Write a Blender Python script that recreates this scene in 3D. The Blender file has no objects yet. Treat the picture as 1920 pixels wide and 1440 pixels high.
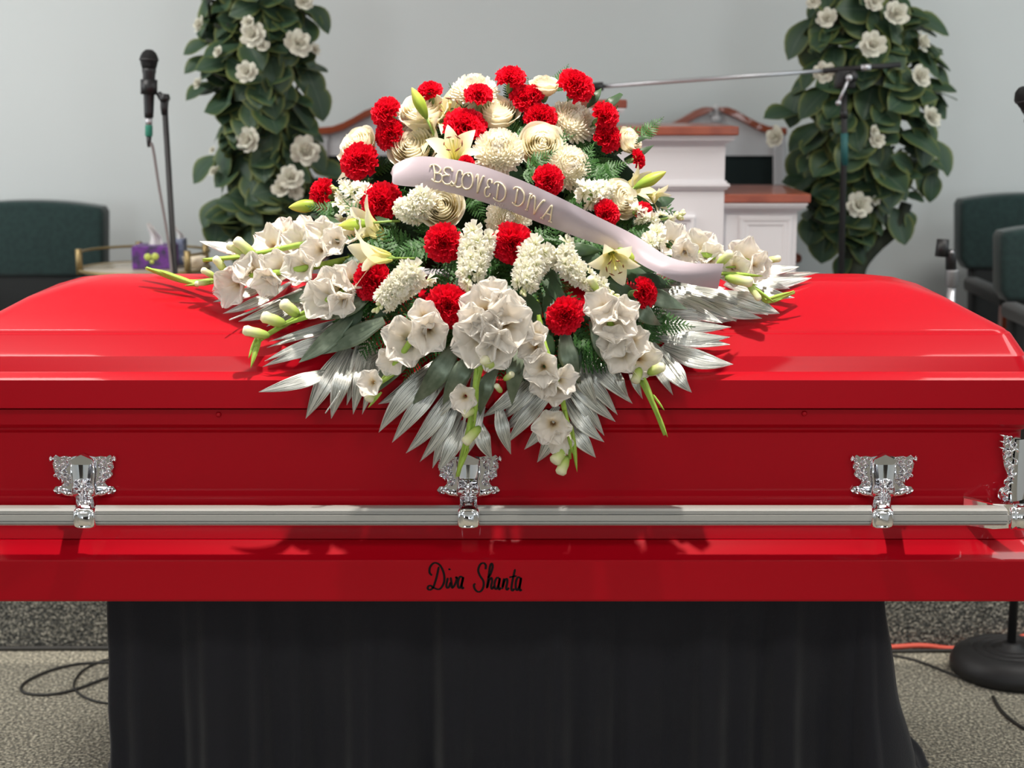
import bpy, bmesh, math, random
from mathutils import Vector, Matrix, Quaternion
random.seed(7)
PI = math.pi
S = bpy.context.scene
C = S.collection
R = random.uniform
V = Vector

# ------------------------------------------------------------------ camera
CAM_H, F_PX, PITCH = 1.57, 3000.0, math.radians(10.4)
cam_d = bpy.data.cameras.new('camera')
cam = bpy.data.objects.new('camera', cam_d); C.objects.link(cam)
cam.location = (0, 0, CAM_H)
cam.rotation_euler = (PI/2 - PITCH, 0, 0)
cam_d.sensor_width = 36.0
cam_d.lens = F_PX/1920*36.0
cam_d.clip_end = 60
cam_d.dof.use_dof = True
cam_d.dof.focus_distance = 3.2
cam_d.dof.aperture_fstop = 3.1
S.camera = cam
S.view_settings.view_transform = 'Standard'
S.view_settings.look = 'None'
S.view_settings.gamma = 1.0
S.view_settings.use_curve_mapping = False
S.view_settings.exposure = 0.0
S.cycles.use_denoising = True
S.cycles.max_bounces = 7
S.cycles.sample_clamp_indirect = 6.0

# ------------------------------------------------------------------ light
w = bpy.data.worlds.new('world'); S.world = w; w.use_nodes = True
w.node_tree.nodes['Background'].inputs[0].default_value = (0.9, 0.95, 1.0, 1)
w.node_tree.nodes['Background'].inputs[1].default_value = 0.3

def lamp(name, kind, loc, aim, power, col, **k):
    d = bpy.data.lights.new(name, kind); d.energy = power; d.color = col
    for a, b in k.items(): setattr(d, a, b)
    o = bpy.data.objects.new(name, d); C.objects.link(o); o.location = loc
    o.rotation_euler = (V(aim) - V(loc)).to_track_quat('-Z', 'Y').to_euler()
    return o
# recessed spot over the casket, added ceiling fill lights, daylight from side windows
lamp('ceiling_spot', 'SPOT', (0.0, 2.90, 3.15), (0.0, 3.22, 1.1), 330, (1.0, 0.94, 0.85),
     spot_size=math.radians(88), spot_blend=0.6, shadow_soft_size=0.035)
for x, y, p in ((-2.1, 3.75, 54), (2.1, 3.75, 36), (-1.8, 0.9, 25), (1.8, 0.9, 25)):
    lamp('added_ceiling_fill', 'AREA', (x, y, 3.2), (x, y, 0), p, (1.0, 0.97, 0.93), shape='RECTANGLE', size=1.2, size_y=0.6)  # added area lights for ambient and front fill, no fixtures modelled
lamp('left_window_light', 'AREA', (-3.5, 4.2, 1.9), (0, 5.2, 1.4), 39, (0.97, 0.98, 1.0), shape='RECTANGLE', size=1.5, size_y=1.5)
lamp('right_window_light', 'AREA', (3.5, 4.2, 1.9), (0, 5.2, 1.4), 22, (0.84, 0.95, 1.0), shape='RECTANGLE', size=1.5, size_y=1.5)
for x in (-2.5, 2.5):
    lamp('added_rear_light', 'AREA', (x, -4.9, 1.7), (x*.7, 0, 1.3), 75, (0.9, 0.96, 1.0), shape='RECTANGLE', size=1.1, size_y=1.7)  # added behind the camera: something bright for the chrome, plus front fill

# ------------------------------------------------------------------ pixel rays onto real surfaces
SP, CP = math.sin(PITCH), math.cos(PITCH)
def ray(px, py):
    X, Y = (px-960)/F_PX, (720-py)/F_PX
    return V((X, CP + Y*SP, -SP + Y*CP))
def at(px, py, D):
    r = ray(px, py); t = D/r.y
    return V((r.x*t, D, CAM_H + r.z*t))
def on_z(px, py, z):
    r = ray(px, py); t = (z-CAM_H)/r.z
    return V((r.x*t, r.y*t, z))
def pxm(py, D):                     # metres per pixel there
    r = ray(960, py); return D/r.y/F_PX

# ------------------------------------------------------------------ materials
def lin(c):
    return tuple(((v/255)/12.92 if v/255 <= .04045 else ((v/255+.055)/1.055)**2.4) for v in c)
def mat(name, col, rough=.5, metal=0., spec=.5, coat=0., coat_rough=.05, trans=0., bump=None, col2=None, nscale=20., sheen=0., sub=0., detail=3., alpha=None):
    m = bpy.data.materials.new(name); m.use_nodes = True
    nt = m.node_tree; N = nt.nodes; L = nt.links
    b = N['Principled BSDF']
    c = (*lin(col), 1)
    b.inputs['Base Color'].default_value = c
    b.inputs['Roughness'].default_value = rough
    b.inputs['Metallic'].default_value = metal
    b.inputs['Specular IOR Level'].default_value = spec
    b.inputs['Coat Weight'].default_value = coat
    b.inputs['Coat Roughness'].default_value = coat_rough
    b.inputs['Sheen Weight'].default_value = sheen
    if sub:
        b.inputs['Subsurface Weight'].default_value = sub
        b.inputs['Subsurface Radius'].default_value = (.01, .008, .006)
        b.inputs['Subsurface Scale'].default_value = 1.0
    tc = N.new('ShaderNodeTexCoord')
    csock = None
    if col2 is not None:
        n = N.new('ShaderNodeTexNoise'); n.inputs['Scale'].default_value = nscale; n.inputs['Detail'].default_value = detail
        L.new(tc.outputs['Object'], n.inputs['Vector'])
        r = N.new('ShaderNodeValToRGB')
        r.color_ramp.elements[0].position = .38; r.color_ramp.elements[0].color = c
        r.color_ramp.elements[1].position = .64; r.color_ramp.elements[1].color = (*lin(col2), 1)
        L.new(n.outputs['Fac'], r.inputs[0]); L.new(r.outputs[0], b.inputs['Base Color'])
        csock = r.outputs[0]
    if bump:
        n2 = N.new('ShaderNodeTexNoise'); n2.inputs['Scale'].default_value = bump[0]; n2.inputs['Detail'].default_value = 4
        L.new(tc.outputs['Object'], n2.inputs['Vector'])
        bp = N.new('ShaderNodeBump'); bp.inputs['Strength'].default_value = bump[1]; bp.inputs['Distance'].default_value = .004
        L.new(n2.outputs['Fac'], bp.inputs['Height']); L.new(bp.outputs[0], b.inputs['Normal'])
    if trans:
        t = N.new('ShaderNodeBsdfTranslucent'); t.inputs[0].default_value = c
        if csock: L.new(csock, t.inputs[0])
        mx = N.new('ShaderNodeMixShader'); mx.inputs[0].default_value = trans
        out = N['Material Output']
        L.new(b.outputs[0], mx.inputs[1]); L.new(t.outputs[0], mx.inputs[2]); L.new(mx.outputs[0], out.inputs[0])
    return m
def uv_ramp(m, stops, axis='Y', extra=None):
    """base colour runs along the mesh's own UV (a pigment pattern of the petal or leaf)"""
    nt = m.node_tree; N = nt.nodes; L = nt.links
    tc = N.new('ShaderNodeTexCoord'); sx = N.new('ShaderNodeSeparateXYZ'); L.new(tc.outputs['UV'], sx.inputs[0])
    r = N.new('ShaderNodeValToRGB')
    e = r.color_ramp.elements
    while len(e) < len(stops): e.new(.5)
    for q, (p, c) in zip(e, stops): q.position = p; q.color = (*lin(c), 1)
    L.new(sx.outputs[axis], r.inputs[0])
    L.new(r.outputs[0], N['Principled BSDF'].inputs['Base Color'])
    for t in N:
        if t.type == 'BSDF_TRANSLUCENT': L.new(r.outputs[0], t.inputs[0])
    return m

M = {}
M['wall'] = mat('painted wall', (201, 206, 206), .85, bump=(260, .06))
M['rear_wall'] = mat('dark rear wall for reflections', (58, 48, 42), .6, col2=(44, 36, 32), nscale=5)  # unseen wall, tone made dark to give the chrome contrast
M['ceiling'] = mat('ceiling paint', (226, 225, 220), .9, bump=(90, .1))
def carpet(name, c1, c2, c3):
    m = mat(name, c1, .97, spec=.1, sheen=.2)
    N = m.node_tree.nodes; L = m.node_tree.links; b = N['Principled BSDF']
    tc = N.new('ShaderNodeTexCoord')
    v = N.new('ShaderNodeTexVoronoi'); v.inputs['Scale'].default_value = 120
    n = N.new('ShaderNodeTexNoise'); n.inputs['Scale'].default_value = 120; n.inputs['Detail'].default_value = 3; n.inputs['Roughness'].default_value = .7
    for q in (v, n): L.new(tc.outputs['Object'], q.inputs['Vector'])
    r = N.new('ShaderNodeValToRGB'); e = r.color_ramp.elements; e.new(.5)
    for q, p, c in zip(e, (.36, .5, .62), (c1, c2, c3)): q.position = p; q.color = (*lin(c), 1)
    L.new(n.outputs['Fac'], r.inputs[0]); L.new(r.outputs[0], b.inputs['Base Color'])
    bp = N.new('ShaderNodeBump'); bp.inputs['Strength'].default_value = .9; bp.inputs['Distance'].default_value = .006
    L.new(v.outputs['Distance'], bp.inputs['Height']); L.new(bp.outputs[0], b.inputs['Normal'])
    return m
M['carpet'] = carpet('speckled floor carpet', (52, 51, 45), (118, 113, 98), (204, 196, 174))
M['riser'] = carpet('speckled platform carpet', (38, 40, 40), (80, 80, 76), (154, 150, 138))
M['red'] = mat('red gloss paint', (166, 0, 21), .45, spec=.1, coat=.24, coat_rough=.06)
M['chrome'] = mat('polished chrome', (244, 244, 248), .045, 1.)
M['alu'] = mat('brushed bar', (176, 174, 170), .42, .35)
M['alu_dark'] = mat('grooved bar shadow', (120, 120, 120), .4, 1.)
M['ink'] = mat('dark lettering film', (20, 2, 4), .7, spec=.2)
M['drape'] = mat('black drape cloth', (25, 25, 31), .85, spec=.25, sheen=.2, bump=(420, .25))
M['blk'] = mat('black plastic', (22, 22, 24), .45)
M['blk_metal'] = mat('black metal', (27, 26, 27), .55, .1, bump=(60, .1))
M['mesh_grille'] = mat('black grille', (26, 26, 27), .6, .4, bump=(900, .8))
M['steel'] = mat('stand steel', (190, 190, 194), .38, .8)
M['steel_knurl'] = mat('knurled steel', (150, 150, 152), .42, 1., bump=(500, .6))
M['green_tape'] = mat('green tape', (36, 122, 100), .6)
M['teal_tape'] = mat('teal tape', (28, 88, 88), .6)
M['cord_grey'] = mat('grey cord', (120, 112, 112), .6)
M['cord_blk'] = mat('black rubber cord', (34, 32, 28), .55)
M['cord_red'] = mat('orange red cord', (206, 84, 66), .5)
M['fabric'] = mat('dark green upholstery', (38, 58, 56), .9, spec=.2, sheen=.3, bump=(600, .25), col2=(33, 50, 49), nscale=60)
M['fabric_dk'] = mat('dark seat cloth', (40, 42, 42), .9, spec=.2, sheen=.2, bump=(600, .25))
M['panel_dark'] = mat('dark green back cloth', (30, 40, 40), .85, spec=.2)
M['wood'] = mat('red brown varnished wood', (150, 74, 48), .35, coat=.4, col2=(128, 58, 36), nscale=14)
M['white'] = mat('white painted wood', (206, 205, 208), .45)
M['brass'] = mat('aged brass', (140, 122, 84), .42, .7)
M['glass_top'] = mat('tray top', (168, 158, 140), .2)
M['box_purple'] = mat('purple tissue carton', (104, 44, 134), .5, col2=(44, 44, 62), nscale=42)
M['box_blue'] = mat('slate blue carton', (86, 96, 122), .5, col2=(120, 128, 150), nscale=60)
M['dot'] = mat('lime disc print', (184, 196, 88), .5)
M['tissue'] = mat('white tissue paper', (232, 230, 228), .9, trans=.3)
M['cream'] = mat('cream plastic', (224, 212, 188), .5)
M['leaf'] = uv_ramp(mat('garland leaf', (46, 66, 48), .5, spec=.35, trans=.12), [(0, (116, 124, 68)), (.12, (60, 82, 54)), (.47, (50, 74, 58)), (.5, (84, 100, 76)), (.53, (50, 74, 58)), (.88, (60, 82, 54)), (1, (116, 124, 68))], 'X')
M['gard'] = mat('white silk petal', (224, 222, 208), .75, trans=.2)
M['trunk'] = mat('dark green bark', (38, 46, 36), .85, bump=(40, .5), col2=(54, 60, 44), nscale=30)
M['carn'] = mat('red carnation petal', (236, 18, 48), .6, spec=.3, trans=.35)
M['calyx'] = mat('green calyx', (116, 146, 88), .55, trans=.1)
M['stem'] = mat('green stem', (122, 152, 70), .5, col2=(142, 170, 82), nscale=30)
M['rose'] = uv_ramp(mat('ivory rose petal', (248, 238, 208), .6, spec=.3, trans=.46), [(0, (242, 232, 186)), (.45, (248, 238, 206)), (1, (250, 244, 226))])
M['mum'] = uv_ramp(mat('ivory chrysanthemum petal', (250, 244, 226), .6, spec=.3, trans=.45), [(0, (238, 226, 168)), (.5, (250, 242, 214)), (1, (250, 244, 232))])
M['lily'] = uv_ramp(mat('pale lily petal', (250, 244, 212), .5, spec=.35, trans=.4), [(0, (214, 214, 120)), (.35, (244, 236, 178)), (1, (250, 242, 222))])
M['anther'] = mat('brown anther', (120, 66, 36), .8)
M['pistil'] = mat('yellow green filament', (216, 208, 120), .6)
M['glad'] = uv_ramp(mat('white gladiolus petal', (246, 240, 230), .6, spec=.3, trans=.42), [(0, (196, 158, 96)), (.32, (240, 226, 196)), (.5, (247, 240, 230)), (1, (248, 243, 236))])
M['gbud'] = uv_ramp(mat('gladiolus bud', (210, 214, 130), .5, trans=.2), [(0, (128, 164, 62)), (.28, (186, 206, 104)), (.58, (232, 232, 180)), (1, (247, 241, 216))])
M['lbud'] = uv_ramp(mat('lily bud', (170, 190, 60), .45, trans=.15), [(0, (110, 146, 50)), (.5, (164, 188, 62)), (1, (206, 206, 96))])
M['gstem'] = mat('gladiolus stem', (150, 184, 72), .5, col2=(170, 200, 84), nscale=40, trans=.1)
M['stock'] = uv_ramp(mat('white stock petal', (248, 246, 226), .6, trans=.42), [(0, (216, 220, 150)), (.4, (244, 242, 216)), (1, (250, 246, 236))])
M['fern'] = mat('fern green', (40, 78, 34), .5, spec=.35, trans=.15, col2=(62, 104, 46), nscale=25)
M['lance'] = mat('dark lance leaf', (44, 66, 42), .45, spec=.4, trans=.1, col2=(58, 84, 50), nscale=16)
M['sage'] = mat('grey green palm blade', (92, 106, 86), .38, .35, col2=(124, 136, 116), nscale=30)
M['foam'] = mat('dark floral foam', (22, 38, 22), .95, spec=.1, bump=(60, .8))
M['satin'] = mat('lilac grey satin', (178, 163, 170), .36, .12, spec=.5, sheen=.3)
M['gold_letter'] = mat('pale gold letter', (232, 218, 190), .3, .4)
# sprayed silver leaf with fine pleats, their shading painted in as dark streaks
def silver():
    m = mat('silver sprayed leaf', (228, 228, 222), .3, .68)
    N = m.node_tree.nodes; L = m.node_tree.links; b = N['Principled BSDF']
    tc = N.new('ShaderNodeTexCoord'); mp = N.new('ShaderNodeMapping'); mp.inputs['Scale'].default_value = (16, 1.2, 1)
    L.new(tc.outputs['UV'], mp.inputs[0])
    n = N.new('ShaderNodeTexNoise'); n.inputs['Scale'].default_value = 1.6; n.inputs['Detail'].default_value = 4
    L.new(mp.outputs[0], n.inputs['Vector'])
    r = N.new('ShaderNodeValToRGB'); e = r.color_ramp.elements
    e[0].position = .34; e[0].color = (*lin((100, 106, 98)), 1); e[1].position = .52; e[1].color = (*lin((244, 244, 238)), 1)
    L.new(n.outputs['Fac'], r.inputs[0]); L.new(r.outputs[0], b.inputs['Base Color'])
    bp = N.new('ShaderNodeBump'); bp.inputs['Strength'].default_value = .8; bp.inputs['Distance'].default_value = .004
    L.new(n.outputs['Fac'], bp.inputs['Height']); L.new(bp.outputs[0], b.inputs['Normal'])
    return m
M['silver'] = silver()

# ------------------------------------------------------------------ mesh helpers
class MB:
    def __init__(s): s.v, s.f, s.uv = [], [], []
    def add(s, vf, T=None):
        v, f = vf[0], vf[1]; uv = vf[2] if len(vf) > 2 else [(0, 0)]*len(v)
        n = len(s.v)
        s.v += [tuple(T @ V(p)) if T is not None else tuple(p) for p in v]
        s.f += [tuple(i+n for i in q) for q in f]; s.uv += list(uv)
        return s
    def mesh(s, name, m, smooth=True):
        me = bpy.data.meshes.new(name); me.from_pydata(s.v, [], s.f)
        ul = me.uv_layers.new(name='UV')
        buf = [0.0]*(2*len(me.loops)); vi = [0]*len(me.loops); me.loops.foreach_get('vertex_index', vi)
        for i, k in enumerate(vi): buf[2*i], buf[2*i+1] = s.uv[k]
        ul.data.foreach_set('uv', buf)
        if smooth: me.polygons.foreach_set('use_smooth', [True]*len(me.polygons))
        me.materials.append(m); me.update()
        return me
    def obj(s, name, m, parent=None, T=None, smooth=True):
        return link(name, s.mesh(name, m, smooth), parent, T)
def wm(o):
    return (wm(o.parent) @ o.matrix_basis) if o.parent else o.matrix_basis.copy()
def link(name, me, parent=None, T=None):
    """T is the world matrix (identity when the mesh is in world coordinates)"""
    o = bpy.data.objects.new(name, me); C.objects.link(o)
    T = T if T is not None else Matrix()
    if parent is not None:
        o.parent = parent; o.matrix_basis = wm(parent).inverted() @ T
    else: o.matrix_basis = T
    return o
def sub(name, me, parent):          # child in its parent's own coordinates
    o = bpy.data.objects.new(name, me); C.objects.link(o); o.parent = parent
    return o
def thing(name, label, cat, loc=(0, 0, 0), group=None):
    o = bpy.data.objects.new(name, None); C.objects.link(o); o.location = loc
    o.empty_display_size = .1
    return tag(o, label, cat, group)
def tag(o, label, cat, group=None):
    o['label'] = label; o['category'] = cat
    if group: o['group'] = group
    return o
def structure(o): o['kind'] = 'structure'; return o
def grid(fn, nu, nv, cu=False):
    v, uv, f = [], [], []
    for j in range(nv+1):
        for i in range(nu+(0 if cu else 1)):
            v.append(tuple(fn(i/nu, j/nv))); uv.append((i/nu, j/nv))
    w_ = nu if cu else nu+1
    for j in range(nv):
        for i in range(nu):
            a, b = j*w_+i, j*w_+(i+1) % w_
            f.append((a, b, b+w_, a+w_))
    return v, f, uv
def box(x0, x1, y0, y1, z0, z1, bev=0.0):
    bm = bmesh.new(); bmesh.ops.create_cube(bm, size=1)
    for q in bm.verts: q.co = V(((x0+x1)/2+q.co.x*(x1-x0), (y0+y1)/2+q.co.y*(y1-y0), (z0+z1)/2+q.co.z*(z1-z0)))
    if bev: bmesh.ops.bevel(bm, geom=bm.edges[:], offset=bev, segments=2, affect='EDGES', profile=.5)
    bm.verts.index_update()
    r = [tuple(q.co) for q in bm.verts], [tuple(q.index for q in p.verts) for p in bm.faces]
    bm.free(); return r
def catmull(P, n=8):
    P = [V(p) for p in P]; out = []
    for i in range(len(P)-1):
        a = P[i-1] if i else P[0]*2-P[1]; b, c = P[i], P[i+1]; d = P[i+2] if i+2 < len(P) else P[-1]*2-P[-2]
        for k in range(n):
            t = k/n
            out.append(.5*((2*b)+(c-a)*t+(2*a-5*b+4*c-d)*t*t+(3*b-a-3*c+d)*t**3))
    out.append(P[-1]); return out
def tube(P, r, seg=8, cap=True):
    P = [V(p) for p in P]; n = len(P); v, f, uv = [], [], []
    rad = r if callable(r) else (lambda t: r)
    up = V((.13, .21, .97)); prev = None
    for i, p in enumerate(P):
        t = (P[min(i+1, n-1)]-P[max(i-1, 0)]).normalized()
        if prev is None: nn = t.cross(up).normalized()
        else: nn = (prev - t*prev.dot(t)).normalized()
        prev = nn; b = t.cross(nn); q = i/(n-1)
        for k in range(seg):
            a = 2*PI*k/seg
            v.append(tuple(p+(nn*math.cos(a)+b*math.sin(a))*rad(q))); uv.append((k/seg, q))
    for i in range(n-1):
        for k in range(seg):
            a, b = i*seg+k, i*seg+(k+1) % seg
            f.append((a, b, b+seg, a+seg))
    if cap: f += [tuple(range(seg-1, -1, -1)), tuple(range((n-1)*seg, n*seg))]
    return v, f, uv
def lathe(prof, seg=24):            # (r, z) profile about Z
    v, f, uv = [], [], []; n = len(prof)
    for j, (r, z) in enumerate(prof):
        for k in range(seg):
            a = 2*PI*k/seg; v.append((r*math.cos(a), r*math.sin(a), z)); uv.append((k/seg, j/(n-1)))
    for j in range(n-1):
        for k in range(seg):
            a, b = j*seg+k, j*seg+(k+1) % seg
            f.append((a, b, b+seg, a+seg))
    f += [tuple(range(seg-1, -1, -1)), tuple(range((n-1)*seg, n*seg))]
    return v, f, uv
def prism(poly, fn, d0, d1):        # outline extruded between two depths through fn(x, y, depth)
    n = len(poly)
    v = [tuple(fn(x, y, d0)) for x, y in poly]+[tuple(fn(x, y, d1)) for x, y in poly]
    f = [tuple(range(n-1, -1, -1)), tuple(range(n, 2*n))]+[(i, (i+1) % n, (i+1) % n+n, i+n) for i in range(n)]
    return v, f
def frame_to(d, roll=0., loc=(0, 0, 0), s=1.):   # matrix with local Z along d
    q = V(d).normalized().to_track_quat('Z', 'Y')
    return Matrix.Translation(V(loc)) @ q.to_matrix().to_4x4() @ Matrix.Rotation(roll, 4, 'Z') @ Matrix.Scale(s, 4)
def facing(az, el):                 # 0,0 looks back along -Y
    az, el = math.radians(az), math.radians(el)
    return V((math.sin(az)*math.cos(el), -math.cos(az)*math.cos(el), math.sin(el)))

# ================================================================== the room
def slab(name, x0, x1, y0, y1, z0, z1, m):
    return structure(MB().add(box(x0, x1, y0, y1, z0, z1)).obj(name, M[m], smooth=False))
WX, WB, WF, CZ = 3.6, 6.0, -5.0, 3.25
slab('floor', -WX-.1, WX+.1, WF-.1, WB+.1, -.1, 0, 'carpet')
slab('ceiling', -WX-.1, WX+.1, WF-.1, WB+.1, CZ, CZ+.1, 'ceiling')
slab('wall_back', -WX-.1, WX+.1, WB, WB+.1, 0, CZ, 'wall')
slab('wall_front', -WX-.1, WX+.1, WF-.1, WF, 0, CZ, 'rear_wall')
slab('wall_left', -WX-.1, -WX, WF, WB, 0, CZ, 'wall')
slab('wall_right', WX, WX+.1, WF, WB, 0, CZ, 'wall')
PLAT, PLAT_Y = .25, 4.36
slab('platform', -WX, WX, PLAT_Y, WB, 0, PLAT, 'riser')['label'] = 'low carpeted platform behind the casket'

# ================================================================== casket
CX = -.055                      # middle of the casket
FRONT, BACK = 3.115, 3.815      # lid rim, front and back
MIDY = (FRONT+BACK)/2
HALF = 1.125
def zpx(py, D): return at(960, py, D).z
RIM0 = zpx(765, FRONT)
# lid profile: inset from the long side, inset from the end, height
LID = [(.0, .0, RIM0), (.0, .0, zpx(713, FRONT)), (.003, .003, zpx(711, FRONT)), (.022, .020, zpx(698.5, FRONT+.022)), (.025, .022, zpx(697, FRONT+.025)),
       (.040, .034, zpx(668, FRONT+.040)), (.043, .036, zpx(665.5, FRONT+.043)), (.084, .052, zpx(629, FRONT+.084)), (.086, .054, zpx(626.5, FRONT+.086)),
       (.090, .058, zpx(625, FRONT+.090)), (.094, .062, zpx(620, FRONT+.094)), (.097, .066, zpx(617.5, FRONT+.097)),
       (.150, .110, zpx(590, FRONT+.15)), (.200, .160, zpx(560, FRONT+.20)), (.260, .225, zpx(535, FRONT+.26)), (.310, .285, zpx(521, FRONT+.31)), (.335, .33, zpx(517.5, FRONT+.335))]
def ring(x0, x1, y0, y1, z, r, n=6):
    out = []
    for cx, cy, a0 in ((x1-r, y0+r, -90), (x1-r, y1-r, 0), (x0+r, y1-r, 90), (x0+r, y0+r, 180)):
        for k in range(n+1):
            a = math.radians(a0+90*k/n); out.append((cx+r*math.cos(a), cy+r*math.sin(a), z))
    return out
def loft(rings, cap0=True, cap1=True):
    n = len(rings[0]); v = [p for r in rings for p in r]; f = []
    for j in range(len(rings)-1):
        for k in range(n):
            a, b = j*n+k, j*n+(k+1) % n
            f.append((a, b, b+n, a+n))
    if cap0: f.append(tuple(range(n-1, -1, -1)))
    if cap1: f.append(tuple(range((len(rings)-1)*n, len(rings)*n)))
    return v, f
def cring(fi, ei, z, r=.035):
    x0, x1, y0, y1 = CX-HALF+ei, CX+HALF-ei, FRONT+fi, BACK-fi
    return ring(x0, x1, y0, y1, z, min(r, (y1-y0)/2-.002))
def lid_h(x, y):
    df, de = min(y-FRONT, BACK-y), HALF-abs(x-CX)
    if df < 0 or de < 0: return -1
    def prof(d, c):
        for a, b in zip(LID, LID[1:]):
            if a[c] <= d <= b[c] and b[c] > a[c]: return a[2]+(b[2]-a[2])*(d-a[c])/(b[c]-a[c])
        return LID[-1][2]
    return min(prof(df, 0), prof(de, 1))
def surf_D(px, py):             # distance of the casket's surface along that ray
    r = ray(px, py); D = 3.0
    while D < 3.62:
        t = D/r.y; z = CAM_H+r.z*t
        if D >= FRONT and z <= max(lid_h(r.x*t, D), RIM0 if D > FRONT else -1): return D
        D += .006
    return 3.46

casket = thing('casket', 'closed glossy red casket with chrome handles on the black draped stand', 'casket', (CX, MIDY, .55))
lid_rings = [cring(a, b, z) for a, b, z in LID]
lid_rings = [cring(.012, .012, RIM0-.004)] + lid_rings
lid = MB().add(loft(lid_rings)).obj('lid', M['red'], casket, smooth=True)
def auto_smooth(o, deg=28):
    me = o.data; bm = bmesh.new(); bm.from_mesh(me)
    lim = math.radians(deg)
    for e in bm.edges:
        if len(e.link_faces) == 2 and e.calc_face_angle(0) > lim: e.smooth = False
    bm.to_mesh(me); bm.free()
auto_smooth(lid, 24)
BD = 3.150                      # side panel plane
BASE_Z0 = zpx(1128, 3.085)
body_prof = [(3.130, zpx(768, 3.13)), (3.130, zpx(796, 3.13)), (3.134, zpx(799, 3.134)), (3.142, zpx(802, 3.142)), (3.142, zpx(806, 3.142)), (BD, zpx(811, BD)),
             (BD, zpx(930, BD)), (BD-.002, zpx(933, BD-.002)), (3.142, zpx(980, 3.142)), (3.130, zpx(1010, 3.130))]
def bring(D, z): return cring(D-FRONT, D-FRONT, z, .04)
body = MB().add(loft([bring(D, z) for D, z in reversed(body_prof)])).obj('shell', M['red'], casket)
auto_smooth(body, 20)
base_prof = [(3.130, zpx(1011, 3.13)), (3.126, zpx(1013, 3.126)), (3.094, zpx(1045, 3.094)), (3.087, zpx(1050, 3.087)), (3.085, zpx(1053, 3.085)), (3.085, zpx(1124, 3.085)), (3.087, BASE_Z0), (3.11, BASE_Z0)]
base = MB().add(loft([bring(D, z) for D, z in reversed(base_prof)])).obj('base_moulding', M['red'], casket)
auto_smooth(base, 20)
for px, py in ((410, 777), (1508, 775)):
    p = at(px, py, 3.130)
    MB().add(lathe([(.0045, 0), (.0055, .002), (.004, .0045), (.001, .0055)], 12), frame_to((0, -1, 0), 0, p)).obj('latch_pin', M['red'], casket)
# ---- bar
RAIL_D = 3.075
def rail_profile():
    zc = zpx(968.5, RAIL_D); h = pxm(968, RAIL_D)
    P = [(-18, .016), (-18, .004), (-16.5, -.004), (-12, -.007), (-11, -.005), (-9.6, -.005), (-9, -.0075), (-7.4, -.0075), (-6.6, -.0035), (-5.5, -.0035), (-4.8, -.009), (5.8, -.009),
         (6.4, -.005), (8, -.005), (8.6, -.0085), (11, -.0085), (11.6, -.005), (12.6, -.005), (13.2, -.007), (16.5, -.003), (18, .004), (18, .016)]
    return [(RAIL_D+d, zc-a*h) for a, d in P]
def extr(P, x0, x1):
    n = len(P); v = [(x0, y, z) for y, z in P]+[(x1, y, z) for y, z in P]
    return v, [tuple(range(n)), tuple(range(2*n-1, n-1, -1))]+[(i+n, (i+1) % n+n, (i+1) % n, i) for i in range(n)]
xr0, xr1 = at(-80, 968, RAIL_D).x, at(1893, 968, RAIL_D).x
rail = MB().add(extr(rail_profile(), xr0, xr1)).obj('carrying_bar', M['alu'], casket, smooth=False); rail['label'] = 'long grooved silver bar along the side'
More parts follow.
